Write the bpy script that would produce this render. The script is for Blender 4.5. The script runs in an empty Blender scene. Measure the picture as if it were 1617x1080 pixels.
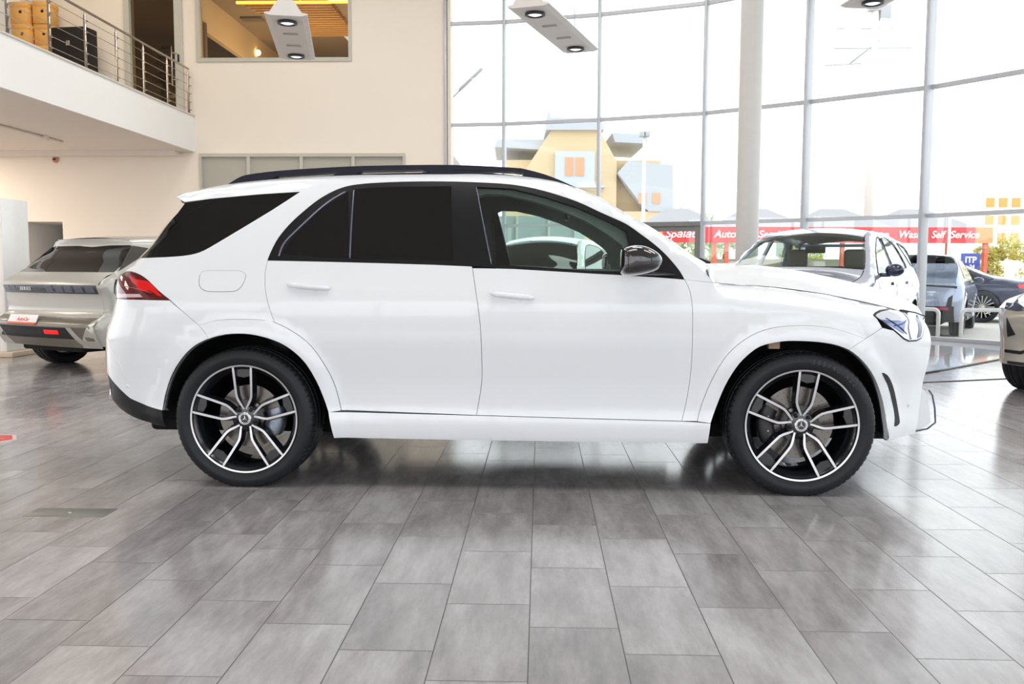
import bpy, bmesh, math, random
from mathutils import Vector, Matrix, geometry
random.seed(7)
SC = bpy.context.scene
C = SC.collection
PI = math.pi

# ------------------------------------------------------------------ objects
def tag(o, label=None, cat=None, group=None, kind=None):
    if label: o['label'] = label
    if cat: o['category'] = cat
    if group: o['group'] = group
    if kind: o['kind'] = kind
    return o

def thing(name, label, cat, loc=(0, 0, 0), rz=0.0, group=None):
    o = bpy.data.objects.new(name, None); C.objects.link(o)
    o.location = loc; o.rotation_euler = (0, 0, rz); o.empty_display_size = .2
    return tag(o, label, cat, group)

def link(name, me, mats, parent=None):
    for m in (mats if isinstance(mats, (list, tuple)) else [mats]): me.materials.append(m)
    o = bpy.data.objects.new(name, me); C.objects.link(o)
    if parent is not None: o.parent = parent
    return o

def copy_tree(o, parent=None):
    c = o.copy(); C.objects.link(c); c.parent = parent
    for ch in list(o.children): copy_tree(ch, c)
    return c

class MB:
    """collects shapes into one mesh"""
    def __init__(s): s.v = []; s.f = []; s.sm = []; s.mi = []
    def add(s, vs, fs, smooth=False, mi=0):
        n = len(s.v); s.v += [tuple(v) for v in vs]
        s.f += [tuple(i + n for i in f) for f in fs]; s.sm += [smooth] * len(fs); s.mi += [mi] * len(fs)
        return s
    def box(s, a, b, mi=0, M=None):
        x0, y0, z0 = a; x1, y1, z1 = b
        vs = [(x0,y0,z0),(x1,y0,z0),(x1,y1,z0),(x0,y1,z0),(x0,y0,z1),(x1,y0,z1),(x1,y1,z1),(x0,y1,z1)]
        if M is not None: vs = [M @ Vector(v) for v in vs]
        return s.add(vs, [(0,3,2,1),(4,5,6,7),(0,1,5,4),(1,2,6,5),(2,3,7,6),(3,0,4,7)], mi=mi)
    def bevbox(s, a, b, r, mi=0, M=None, seg=3):
        bm = bmesh.new(); bmesh.ops.create_cube(bm, size=1)
        for v in bm.verts:
            v.co = Vector([(a[i] + b[i]) / 2 + v.co[i] * (b[i] - a[i]) for i in range(3)])
        bmesh.ops.bevel(bm, geom=bm.edges[:], offset=r, segments=seg, profile=.5, affect='EDGES')
        vs = [(M @ v.co if M is not None else v.co.copy()) for v in bm.verts]
        bm.verts.index_update()
        s.add(vs, [tuple(v.index for v in f.verts) for f in bm.faces], True, mi); bm.free()
        return s
    def tube(s, pts, r, n=10, mi=0, closed=False, cap=True):
        pts = [Vector(p) for p in pts]; rs = r if isinstance(r, (list, tuple)) else [r] * len(pts)
        vs = []; up = None; N = len(pts)
        for i, p in enumerate(pts):
            a = pts[(i - 1) % N] if (closed or i > 0) else p; b = pts[(i + 1) % N] if (closed or i < N - 1) else p
            t = (b - a).normalized()
            if up is None: up = Vector((0, 0, 1)) if abs(t.z) < .9 else Vector((1, 0, 0))
            x = t.cross(up).normalized(); y = x.cross(t).normalized(); up = y
            for k in range(n):
                q = 2 * PI * k / n; vs.append(p + (x * math.cos(q) + y * math.sin(q)) * rs[i])
        fs = []
        for i in range(N if closed else N - 1):
            j = (i + 1) % N
            for k in range(n): fs.append((i*n+k, i*n+(k+1)%n, j*n+(k+1)%n, j*n+k))
        if cap and not closed: fs += [tuple(range(n - 1, -1, -1)), tuple(range((N-1)*n, N*n))]
        return s.add(vs, fs, True, mi)
    def lathe(s, prof, n=48, axis='z', c=(0, 0, 0), mi=0, smooth=True, close=False):
        """prof: (r, h) pairs; axis z or y"""
        vs = []
        for (r, h) in prof:
            for k in range(n):
                q = 2 * PI * k / n
                if axis == 'z': vs.append((c[0] + r*math.cos(q), c[1] + r*math.sin(q), c[2] + h))
                else: vs.append((c[0] + r*math.cos(q), c[1] + h, c[2] + r*math.sin(q)))
        fs = []; m = len(prof)
        for i in range(m if close else m - 1):
            j = (i + 1) % m
            for k in range(n): fs.append((i*n+k, i*n+(k+1)%n, j*n+(k+1)%n, j*n+k))
        return s.add(vs, fs, smooth, mi)
    def prism(s, poly, h0, h1, to=None, mi=0, smooth=False):
        """poly 2D, extruded; to(u,v,h) -> point"""
        to = to or (lambda u, v, h: (u, v, h)); n = len(poly)
        tri = geometry.tessellate_polygon([[Vector((p[0], p[1], 0)) for p in poly]])
        vs = [to(u, v, h0) for u, v in poly] + [to(u, v, h1) for u, v in poly]
        fs = [tuple(t) for t in tri] + [tuple(i + n for i in reversed(t)) for t in tri]
        fs += [(i, (i+1) % n, (i+1) % n + n, i + n) for i in range(n)]
        return s.add(vs, fs, smooth, mi)
    def grid(s, fn, nu, nv, smooth=True, mi=0):
        vs = [fn(i / nu, j / nv) for i in range(nu + 1) for j in range(nv + 1)]
        fs = [(i*(nv+1)+j, (i+1)*(nv+1)+j, (i+1)*(nv+1)+j+1, i*(nv+1)+j+1) for i in range(nu) for j in range(nv)]
        return s.add(vs, fs, smooth, mi)
    def ball(s, c, r, n=12, mi=0, sq=(1, 1, 1)):
        def fn(u, v):
            a = u * PI; b = v * 2 * PI
            return (c[0] + r*sq[0]*math.sin(a)*math.cos(b), c[1] + r*sq[1]*math.sin(a)*math.sin(b), c[2] + r*sq[2]*math.cos(a))
        return s.grid(fn, n, n * 2, True, mi)
    def build(s, name, mats, parent=None, fix=True, M=None, edge=None):
        me = bpy.data.meshes.new(name)
        me.from_pydata([tuple(M @ Vector(v)) for v in s.v] if M is not None else s.v, [], s.f)
        me.polygons.foreach_set('use_smooth', s.sm); me.polygons.foreach_set('material_index', s.mi)
        if fix:
            bm = bmesh.new(); bm.from_mesh(me)
            bmesh.ops.remove_doubles(bm, verts=bm.verts[:], dist=1e-5)
            bmesh.ops.recalc_face_normals(bm, faces=bm.faces[:])
            if edge is not None:
                for e in bm.edges:
                    if len(e.link_faces) == 2 and e.calc_face_angle(0) > edge: e.smooth = False
            bm.to_mesh(me); bm.free()
        me.update()
        return link(name, me, mats, parent)

# ------------------------------------------------------------------ materials
def srgb(r, g, b):
    f = lambda c: (c/255/12.92) if c/255 <= .04045 else ((c/255+.055)/1.055)**2.4
    return (f(r), f(g), f(b), 1)
class N:
    def __init__(s, m): s.m = m; m.use_nodes = True; s.t = m.node_tree; s.t.nodes.clear(); s.n = s.t.nodes; s.l = s.t.links
    def new(s, k, **kw):
        n = s.n.new(k)
        for a, b in kw.items(): setattr(n, a, b)
        return n
    def put(s, n, i, v):
        if isinstance(v, bpy.types.NodeSocket): s.l.new(v, n.inputs[i])
        elif v is not None: n.inputs[i].default_value = v
    def math(s, op, a, b=None, c=None):
        n = s.new('ShaderNodeMath', operation=op)
        s.put(n, 0, a); s.put(n, 1, b); s.put(n, 2, c)
        return n.outputs[0]
    def noise(s, vec, scale, detail=3, rough=.5):
        n = s.new('ShaderNodeTexNoise'); s.put(n, 'Vector', vec); n.inputs['Scale'].default_value = scale
        n.inputs['Detail'].default_value = detail; n.inputs['Roughness'].default_value = rough
        return n.outputs['Fac']
    def mix(s, f, a, b):
        n = s.new('ShaderNodeMix', data_type='RGBA'); s.put(n, 0, f); s.put(n, 6, a); s.put(n, 7, b)
        return n.outputs[2]
    def ramp(s, f, pts):
        n = s.new('ShaderNodeValToRGB'); s.put(n, 0, f); e = n.color_ramp.elements
        while len(e) < len(pts): e.new(.5)
        for i, (p, c) in enumerate(pts): e[i].position = p; e[i].color = c
        return n.outputs[0]
MATS = {}
def pm(name, col, rough=.5, metal=0.0, spec=.5, coat=0.0, var=.04, nscale=8.0, emit=None, estr=0.0, bump=0.0, bscale=200.0, trans=0.0, ior=1.45, alpha=1.0, coatrough=.03):
    if name in MATS: return MATS[name]
    m = bpy.data.materials.new(name); g = N(m)
    out = g.new('ShaderNodeOutputMaterial'); b = g.new('ShaderNodeBsdfPrincipled')
    g.l.new(b.outputs[0], out.inputs[0])
    tc = g.new('ShaderNodeTexCoord').outputs['Object']
    if len(col) == 3: col = srgb(*col)
    d = tuple(max(0, c * (1 - var)) for c in col[:3]) + (1,); e = tuple(min(1, c * (1 + var)) for c in col[:3]) + (1,)
    g.put(b, 'Base Color', g.mix(g.noise(tc, nscale), d, e))
    g.put(b, 'Roughness', rough); g.put(b, 'Metallic', metal); g.put(b, 'Specular IOR Level', spec)
    g.put(b, 'Coat Weight', coat); g.put(b, 'Coat Roughness', coatrough); g.put(b, 'Transmission Weight', trans); g.put(b, 'IOR', ior); g.put(b, 'Alpha', alpha)
    if emit: g.put(b, 'Emission Color', srgb(*emit)); g.put(b, 'Emission Strength', estr)
    if bump:
        bn = g.new('ShaderNodeBump'); bn.inputs['Strength'].default_value = bump; bn.inputs['Distance'].default_value = .002
        g.l.new(g.noise(tc, bscale), bn.inputs['Height']); g.l.new(bn.outputs[0], b.inputs['Normal'])
    MATS[name] = m; return m
def pane(name, tint, refl=.06, rough=0.0):
    """thin glass: tinted see-through with a mirror part that grows at grazing angles"""
    if name in MATS: return MATS[name]
    m = bpy.data.materials.new(name); g = N(m); out = g.new('ShaderNodeOutputMaterial')
    t = g.new('ShaderNodeBsdfTransparent'); t.inputs[0].default_value = tint
    gl = g.new('ShaderNodeBsdfGlossy'); gl.inputs['Roughness'].default_value = rough; gl.inputs[0].default_value = (1, 1, 1, 1)
    lw = g.new('ShaderNodeLayerWeight'); lw.inputs[0].default_value = .5
    tc = g.new('ShaderNodeTexCoord').outputs['Object']
    f = g.math('MULTIPLY_ADD', g.math('POWER', lw.outputs['Facing'], 4.0), .7, refl)
    f = g.math('ADD', f, g.math('MULTIPLY', g.noise(tc, 3.0), .004))
    mx = g.new('ShaderNodeMixShader'); g.l.new(f, mx.inputs[0]); g.l.new(t.outputs[0], mx.inputs[1]); g.l.new(gl.outputs[0], mx.inputs[2])
    g.l.new(mx.outputs[0], out.inputs[0]); MATS[name] = m; return m
import math
# ---------------------------------------------------------------- curves
def pchip(t):
    X=[a[0] for a in t]; Y=[a[1] for a in t]; n=len(X)
    d=[(Y[i+1]-Y[i])/(X[i+1]-X[i]) for i in range(n-1)]
    m=[0.0]*n
    for i in range(1,n-1):
        if d[i-1]*d[i]>0: m[i]=2*d[i-1]*d[i]/(d[i-1]+d[i])
    m[0]=d[0]; m[-1]=d[-1]
    def f(x):
        if x<=X[0]: return Y[0]
        if x>=X[-1]: return Y[-1]
        i=0
        while x>X[i+1]: i+=1
        h=X[i+1]-X[i]; s=(x-X[i])/h
        return (Y[i]*(1+2*s)*(1-s)**2+m[i]*h*s*(1-s)**2+Y[i+1]*s*s*(3-2*s)+m[i+1]*h*s*s*(s-1))
    return f
class Shell:
    """A car body as three height fields: side y=Y(x,z), ends x=XR/XF(y,z), top z=Z(x,y). x forward, z up, y=0 the middle."""
    def __init__(s,base,rear,front,yE,zE,hR,yr=.80,yf=.70,Lr=.42,Lf=.8,pr=4,pf=4,bulge_r=.13,bulge_f=.17,crown=None,flares=()):
        s.b=pchip(base); s.rx=pchip(rear); s.fx=pchip(front); s.yE=pchip(yE); s.zE=pchip(zE); s.hR=pchip(hR)
        s.yr,s.yf,s.Lr,s.Lf,s.pr,s.pf,s.br,s.bf=yr,yf,Lr,Lf,pr,pf,bulge_r,bulge_f
        s.cr=pchip(crown) if crown else (lambda x:.03); s.fl=flares
    def Y(s,x,z):
        y=s.b(z)
        a=(s.rx(z)+s.Lr-x)/s.Lr
        if a>0: k=min(s.yr,y); y-= (y-k)*min(a,1.15)**s.pr
        a=(x-(s.fx(z)-s.Lf))/s.Lf
        if a>0: k=min(s.yf,y); y-=(y-k)*min(a,1.15)**s.pf
        for (cx,cz,r,h) in s.fl:
            q=math.hypot(x-cx,z-cz); t=(q-r)/.10
            if z>cz-.2 and abs(t)<1.3: y+=h*max(0,1-t*t)**2 if t>0 else h
            elif q<r and z>cz-.2: y+=h
        zt=s.zE(x); h=s.hR(x); u=(z-(zt-h))/h
        if u>0:
            ye=min(s.yE(x),y-.002); y=ye+(y-ye)*math.sqrt(max(0.0,1-min(u,1.0)**2))
        return y
    def XR(s,y,z): return s.rx(z)-s.br*(1-min(1,(abs(y)/s.yr))**2.4)
    def XF(s,y,z): return s.fx(z)+s.bf*(1-min(1,(abs(y)/s.yf))**2.2)
    def ZT(s,x,y):
        q=min(1,abs(y)/s.yE(x)); return s.zE(x)+s.cr(x)*(1-q**2.2)
GLE=dict(
 base=[(.10,.86),(.20,.905),(.30,.94),(.36,.945),(.45,.932),(.56,.936),(.70,.952),(.85,.966),(.97,.966),(1.05,.952),(1.13,.925),(1.30,.868),(1.50,.785),(1.62,.725),(1.75,.65)],
 rear=[(.25,-.55),(.316,-.585),(.355,-.702),(.405,-.777),(.455,-.816),(.535,-.828),(.65,-.842),(.75,-.843),(.80,-.840),(.876,-.818),(.932,-.795),(1.021,-.776),(1.08,-.773),(1.135,-.758),(1.177,-.72),(1.205,-.674),(1.251,-.63),(1.336,-.544),(1.423,-.479),(1.505,-.405),(1.562,-.364),(1.62,-.34),(1.7,-.3)],
 front=[(.25,3.66),(.30,3.685),(.453,3.698),(.589,3.712),(.651,3.727),(.713,3.739),(.797,3.746),(.878,3.738),(.93,3.722),(.96,3.70),(.99,3.66),(1.05,3.5),(1.12,3.25)],
 yE=[(-.6,.59),(-.3,.60),(.8,.62),(1.6,.62),(1.8,.638),(2.063,.696),(2.316,.757),(2.48,.784),(2.7,.79),(3.1,.765),(3.5,.69),(3.8,.60)],
 zE=[(-.6,1.59),(-.472,1.612),(-.389,1.64),(-.211,1.672),(-.099,1.688),(.053,1.702),(.239,1.714),(.423,1.721),(.693,1.728),(.982,1.730),(1.198,1.730),(1.448,1.72),(1.591,1.704),(1.697,1.684),(1.805,1.647),(1.935,1.592),(2.063,1.513),(2.19,1.439),(2.316,1.357),(2.441,1.266),(2.50,1.233),(2.527,1.190),(2.551,1.128),(2.85,1.105),(3.108,1.072),(3.258,1.045),(3.459,1.003),(3.65,.95),(3.75,.90)],
 hR=[(-.6,.04),(-.3,.05),(1.6,.052),(1.9,.05),(2.40,.05),(2.56,.08),(2.7,.12),(3.3,.13),(3.7,.10)],
 yr=.80,yf=.70,Lr=.42,Lf=.85,pr=4,pf=4,bulge_r=.2,bulge_f=.12,
 crown=[(-.5,.04),(1.2,.04),(1.6,.045),(1.8,.045),(2.06,.03),(2.3,.015),(2.48,.008),(2.51,.01),(2.551,.108),(3.0,.128),(3.5,.11),(3.8,.08)],
 flares=[(0,.377,.47,.022),(2.995,.377,.47,.022)])
GF= {'dlo': [(0.125, 1.241), (0.143, 1.296), (0.174, 1.365), (0.23, 1.442), (0.299, 1.513), (0.374, 1.579), (0.452, 1.627), (0.519, 1.653), (0.589, 1.666), (0.706, 1.675), (0.884, 1.681), (1.062, 1.681), (1.24, 1.676), (1.452, 1.661), (1.631, 1.623), (1.804, 1.565), (1.931, 1.505), (2.049, 1.451), (2.098, 1.422), (2.15, 1.383), (2.209, 1.338), (2.264, 1.289), (2.318, 1.229), (2.354, 1.18), (2.373, 1.143), (2.242, 1.154), (2.035, 1.167), (1.871, 1.175), (1.465, 1.198), (1.244, 1.211), (1.032, 1.22), (0.744, 1.228), (0.397, 1.236)], 'quarter_light': [(0.203, 1.278), (0.231, 1.33), (0.309, 1.43), (0.393, 1.518), (0.48, 1.585), (0.535, 1.626), (0.575, 1.253), (0.395, 1.258)], 'rear_door_glass': [(0.553, 1.637), (0.711, 1.648), (1.111, 1.654), (1.143, 1.242), (0.882, 1.245), (0.587, 1.252)], 'front_door_glass': [(1.248, 1.65), (1.454, 1.638), (1.633, 1.59), (1.804, 1.533), (1.931, 1.475), (1.985, 1.449), (2.067, 1.401), (2.081, 1.334), (2.078, 1.184), (1.871, 1.188), (1.601, 1.208), (1.465, 1.216), (1.346, 1.222)], 'mirror_triangle': [(2.074, 1.394), (2.141, 1.346), (2.24, 1.271), (2.345, 1.158), (2.238, 1.161), (2.092, 1.174), (2.094, 1.332)], 'quarter_glass': [(-0.619, 1.252), (-0.544, 1.333), (-0.479, 1.419), (-0.413, 1.502), (-0.38, 1.56), (-0.234, 1.584), (0.043, 1.609), (0.263, 1.623), (0.118, 1.519), (-0.044, 1.413), (-0.166, 1.335), (-0.231, 1.296), (-0.282, 1.276), (-0.351, 1.264), (-0.451, 1.257)], 'tail_light': [(-0.758, 1.026), (-0.769, 1.074), (-0.756, 1.126), (-0.745, 1.158), (-0.712, 1.176), (-0.653, 1.177), (-0.584, 1.159), (-0.53, 1.129), (-0.468, 1.078), (-0.395, 1.025), (-0.554, 1.027)], 'tl_white': [(-0.757, 1.054), (-0.569, 1.056), (-0.549, 1.039), (-0.757, 1.033)], 'tl_red': [(-0.659, 1.159), (-0.61, 1.135), (-0.538, 1.127), (-0.493, 1.098), (-0.452, 1.057), (-0.44, 1.044), (-0.465, 1.049), (-0.511, 1.074), (-0.567, 1.073), (-0.595, 1.101), (-0.635, 1.128)], 'headlight': [(3.362, 0.96), (3.38, 0.972), (3.419, 0.983), (3.493, 0.989), (3.602, 0.979), (3.678, 0.965), (3.746, 0.942), (3.7, 0.891), (3.657, 0.831), (3.619, 0.818), (3.563, 0.818), (3.531, 0.831), (3.464, 0.881), (3.376, 0.944)], 'head_dark': [(3.382, 0.941), (3.437, 0.941), (3.564, 0.934), (3.54, 0.884), (3.531, 0.849), (3.457, 0.894)], 'arch_rear': [(-0.456, 0.419), (-0.438, 0.501), (-0.402, 0.599), (-0.346, 0.688), (-0.271, 0.766), (-0.18, 0.815), (-0.082, 0.841), (0.024, 0.846), (0.12, 0.831), (0.215, 0.799), (0.289, 0.751), (0.353, 0.684), (0.406, 0.588), (0.441, 0.501), (0.469, 0.416)], 'flare_rear': [(-0.235, 0.889), (-0.127, 0.917), (0.019, 0.922), (0.115, 0.919), (0.182, 0.907), (0.287, 0.855), (0.381, 0.779), (0.463, 0.654), (0.507, 0.548), (0.534, 0.428)], 'arch_front': [(2.518, 0.386), (2.543, 0.459), (2.588, 0.581), (2.642, 0.682), (2.697, 0.748), (2.763, 0.798), (2.858, 0.822), (2.934, 0.828), (3.06, 0.823), (3.167, 0.803), (3.247, 0.763), (3.323, 0.693), (3.383, 0.605), (3.429, 0.492), (3.454, 0.371), (3.468, 0.288)], 'flare_front': [(2.451, 0.392), (2.475, 0.487), (2.52, 0.609), (2.584, 0.73), (2.659, 0.811), (2.754, 0.87), (2.859, 0.899), (2.993, 0.907), (3.109, 0.898), (3.208, 0.873), (3.31, 0.839)], 'bumper_seam_rear': [(-0.396, 1.025), (-0.317, 0.959), (-0.235, 0.889), (-0.191, 0.848), (-0.172, 0.817)], 'bumper_seam_front': [(3.401, 0.895), (3.356, 0.867), (3.31, 0.839), (3.25, 0.806), (3.217, 0.783)], 'black_rear': [(-0.851, 0.603), (-0.803, 0.579), (-0.741, 0.537), (-0.656, 0.477), (-0.55, 0.438), (-0.459, 0.419)], 'bottom_rear': [(-0.851, 0.603), (-0.815, 0.537), (-0.816, 0.455), (-0.776, 0.405), (-0.677, 0.364), (-0.543, 0.332), (-0.445, 0.325), (-0.384, 0.317)], 'fuel': [(-0.241, 1.126), (-0.241, 1.174), (-0.224, 1.186), (-0.019, 1.183), (0.012, 1.169), (0.009, 1.117), (-0.017, 1.086), (-0.18, 1.071), (-0.219, 1.089)], 'rear_door_cut': [(0.126, 1.24), (0.118, 1.182), (0.122, 1.114), (0.134, 1.056), (0.153, 0.988), (0.182, 0.907)], 'b_cut': [(1.215, 1.362), (1.232, 1.236), (1.247, 1.201), (1.281, 1.011), (1.297, 0.876), (1.302, 0.74), (1.302, 0.601), (1.287, 0.497), (1.271, 0.409)], 'front_cut': [(2.374, 1.144), (2.4, 1.084), (2.412, 0.986), (2.415, 0.838), (2.412, 0.647), (2.392, 0.485), (2.37, 0.391)], 'sill_top': [(0.468, 0.423), (0.536, 0.42), (1.271, 0.409), (1.776, 0.4), (2.368, 0.391), (2.518, 0.386)], 'sill_bot': [(0.496, 0.278), (1.091, 0.273), (1.777, 0.272), (2.452, 0.273), (2.506, 0.277), (2.518, 0.386)], 'hood_cut': [(2.504, 1.233), (2.527, 1.201), (2.551, 1.125), (2.849, 1.103), (3.116, 1.068), (3.284, 1.042), (3.505, 0.994)], 'vent': [(3.411, 0.658), (3.442, 0.645), (3.467, 0.616), (3.492, 0.569), (3.52, 0.485), (3.542, 0.404), (3.541, 0.373), (3.506, 0.365), (3.508, 0.408), (3.489, 0.488), (3.457, 0.576), (3.424, 0.632)], 'bumper_bottom': [(3.468, 0.288), (3.635, 0.302), (3.677, 0.299)], 'handle_rear': [(0.25, 1.107), (0.256, 1.119), (0.336, 1.119), (0.441, 1.111), (0.479, 1.105), (0.481, 1.086), (0.451, 1.076), (0.409, 1.076), (0.262, 1.09)], 'handle_front': [(1.353, 1.058), (1.36, 1.073), (1.434, 1.075), (1.552, 1.067), (1.583, 1.059), (1.581, 1.039), (1.553, 1.029), (1.502, 1.028), (1.367, 1.044)], 'crease_low': [(0.545, 0.734), (1.093, 0.634), (1.774, 0.588), (2.379, 0.57)]}

# ------------------------------------------------------------------ curved sheets
def inside(p, poly):
    x, y = p; c = False; n = len(poly)
    for i in range(n):
        x1, y1 = poly[i]; x2, y2 = poly[(i+1) % n]
        if (y1 > y) != (y2 > y) and x < (x2-x1)*(y-y1)/(y2-y1) + x1: c = not c
    return c
def edge_dist(p, poly):
    b = 9; x, y = p; n = len(poly)
    for i in range(n):
        x1, y1 = poly[i]; x2, y2 = poly[(i+1) % n]; dx, dy = x2-x1, y2-y1
        L = dx*dx + dy*dy or 1e-9; t = max(0, min(1, ((x-x1)*dx + (y-y1)*dy)/L))
        b = min(b, math.hypot(x-x1-t*dx, y-y1-t*dy))
    return b
def densify(poly, step, closed=True):
    out = []; n = len(poly)
    for i in range(n if closed else n-1):
        a, b = poly[i], poly[(i+1) % n]; k = max(1, int(math.ceil(math.dist(a, b)/step)))
        out += [(a[0]+(b[0]-a[0])*j/k, a[1]+(b[1]-a[1])*j/k) for j in range(k)]
    if not closed: out.append(poly[-1])
    return out
def smooth(pts, k=3, closed=False):
    """Catmull-Rom through the points"""
    n = len(pts); out = []
    for i in range(n if closed else n-1):
        p = [pts[(i+j-1) % n] if closed else pts[min(max(i+j-1, 0), n-1)] for j in range(4)]
        for s in range(k):
            t = s/k
            out.append(tuple(.5*((2*p[1][d]) + (-p[0][d]+p[2][d])*t + (2*p[0][d]-5*p[1][d]+4*p[2][d]-p[3][d])*t*t + (-p[0][d]+3*p[1][d]-3*p[2][d]+p[3][d])*t**3) for d in (0, 1)))
    if not closed: out.append(pts[-1])
    return out
def area(poly): return sum(poly[i][0]*poly[(i+1) % len(poly)][1]-poly[(i+1) % len(poly)][0]*poly[i][1] for i in range(len(poly)))/2
def inset(poly, d):
    n = len(poly); s = 1 if area(poly) > 0 else -1; out = []
    for i in range(n):
        a, b, c = poly[i-1], poly[i], poly[(i+1) % n]
        u = (b[0]-a[0], b[1]-a[1]); v = (c[0]-b[0], c[1]-b[1]); lu = math.hypot(*u) or 1e-9; lv = math.hypot(*v) or 1e-9
        n1 = (-u[1]/lu, u[0]/lu); n2 = (-v[1]/lv, v[0]/lv); m = (n1[0]+n2[0], n1[1]+n2[1]); q = 1 + n1[0]*n2[0] + n1[1]*n2[1]
        q = max(q, .5); out.append((b[0]+s*d*m[0]/q, b[1]+s*d*m[1]/q))
    return out
def sheet(name, outer, lift, mats, parent, holes=(), gap=0.0, step=.05, thick=.012, off=0.0):
    """a polygon in a height field's plane laid on the curved surface, with a turned-in rim. lift(u,v,off)->Vector"""
    if gap: outer = inset(outer, gap)
    loops = [densify(outer, step*.7)] + [densify(h, step*.7) for h in holes]
    pts = []; edges = []; spans = []
    for lp in loops:
        o = len(pts); pts += lp; edges += [(o+i, o+(i+1) % len(lp)) for i in range(len(lp))]; spans.append((o, len(lp)))
    us = [p[0] for p in outer]; vs = [p[1] for p in outer]
    nu = int((max(us)-min(us))/step); nv = int((max(vs)-min(vs))/step)
    for i in range(nu+1):
        for j in range(nv+1):
            p = (min(us)+(i+.5)*step, min(vs)+(j+.5)*step)
            if inside(p, outer) and not any(inside(p, h) for h in holes) and edge_dist(p, outer) > step*.35 and all(edge_dist(p, h) > step*.35 for h in holes): pts.append(p)
    r = geometry.delaunay_2d_cdt([Vector(p) for p in pts], edges, [], 0, 1e-6)
    P2, F2 = r[0], r[2]; tris = []
    orig = r[3]; inv = {}
    for i, os_ in enumerate(orig):
        for o in os_: inv[o] = i
    for f in F2:
        c = (sum(P2[i].x for i in f)/len(f), sum(P2[i].y for i in f)/len(f))
        if inside(c, outer) and not any(inside(c, h) for h in holes): tris.append(tuple(f))
    V = []; Nn = []
    e = .004
    for p in P2:
        a = lift(p.x, p.y, off); V.append(a)
        du = lift(p.x+e, p.y, off)-lift(p.x-e, p.y, off); dv = lift(p.x, p.y+e, off)-lift(p.x, p.y-e, off)
        n = du.cross(dv)
        if n.length < 1e-12: n = Vector((0, 0, 1))
        n.normalize(); w = lift(p.x, p.y, off+.01)-a
        if n.dot(w) < 0: n = -n
        Nn.append(n)
    faces = []
    for t in tris:
        a, b, c = V[t[0]], V[t[1]], V[t[2]]
        faces.append(t if (b-a).cross(c-a).dot(Nn[t[0]]) > 0 else tuple(reversed(t)))
    nf = len(faces); vs = list(V); ln = [Nn[i] for f in faces for i in f]
    for (o, k) in spans:
        for i in range(k):
            if o+i not in inv or o+(i+1) % k not in inv: continue
            a, b = inv[o+i], inv[o+(i+1) % k]
            if a == b: continue
            m = len(vs); vs += [V[a], V[b], V[b]-Nn[b]*thick, V[a]-Nn[a]*thick]
            fn = (V[b]-V[a]).cross(-Nn[a]); fn.normalize()
            faces.append((m, m+1, m+2, m+3)); ln += [fn]*4
    me = bpy.data.meshes.new(name); me.from_pydata([tuple(v) for v in vs], [], faces)
    me.polygons.foreach_set('use_smooth', [True]*len(faces)); me.update()
    if len(ln) == len(me.loops): me.normals_split_custom_set([tuple(n) for n in ln])
    return link(name, me, mats, parent)
def polyline(name, pts, lift, r, mat, parent, off=.001, step=.03):
    m = MB(); m.tube([lift(u, v, off) for u, v in densify(pts, step, False)], r, 5)
    return m.build(name, mat, parent)

# ------------------------------------------------------------------ wheels
def tyre_mesh(R, rr, w, flat, n=200, bulge=.012, tread=True):
    prof = [(rr-.004, .006), (rr+.012, -.002), (rr+(R-rr)*.35, -bulge), (rr+(R-rr)*.55, -bulge), (R-.016, 0.0), (R-.006, .012), (R-.002, .030),
            (R, .060), (R-.007, .062), (R-.007, .069), (R, .071), (R+.001, w*.42), (R-.007, w*.425), (R-.007, w*.46), (R+.001, w*.465), (R, w-.071), (R-.007, w-.069), (R-.007, w-.062), (R, w-.06),
            (R-.002, w-.03), (R-.006, w-.012), (R-.016, w), (rr+(R-rr)*.5, w+bulge), (rr+.012, w+.002), (rr-.004, w-.006)]
    vs = []; m = len(prof)
    for i, (r, h) in enumerate(prof):
        for k in range(n):
            q = 2*PI*k/n; q2 = r
            if tread and 5 <= i <= 8 and k % 5 == 0: q2 = r-.0045
            if tread and 17 <= i <= 20 and k % 5 == 0: q2 = r-.0045
            x, z = q2*math.cos(q), q2*math.sin(q); y = h
            if z < -flat: z = -flat
            vs.append((x, y, z))
    fs = [(i*n+k, i*n+(k+1) % n, (i+1)*n+(k+1) % n, (i+1)*n+k) for i in range(m-1) for k in range(n)]
    return MB().add(vs, fs, True)
def emblem(m, r, y, mi_ring=0, mi_star=0):
    """three-pointed star in a ring on the plane y, facing -y"""
    m.lathe([(r, y+.002), (r, y-.001), (r*.88, y-.001), (r*.88, y+.002)], 40, 'y', mi=mi_ring)
    for k in range(3):
        a = PI/2+k*2*PI/3; d = (math.cos(a), math.sin(a)); q = (-d[1], d[0])
        tip = (d[0]*r*.9, d[1]*r*.9); w = r*.13
        l = (q[0]*w-d[0]*w*.5, q[1]*w-d[1]*w*.5); rt = (-q[0]*w-d[0]*w*.5, -q[1]*w-d[1]*w*.5)
        m.add([(0, y-.003, 0), (tip[0], y, tip[1]), (l[0], y, l[1]), (rt[0], y, rt[1])], [(0, 1, 2), (0, 3, 1), (0, 2, 3)], False, mi_star)
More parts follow.
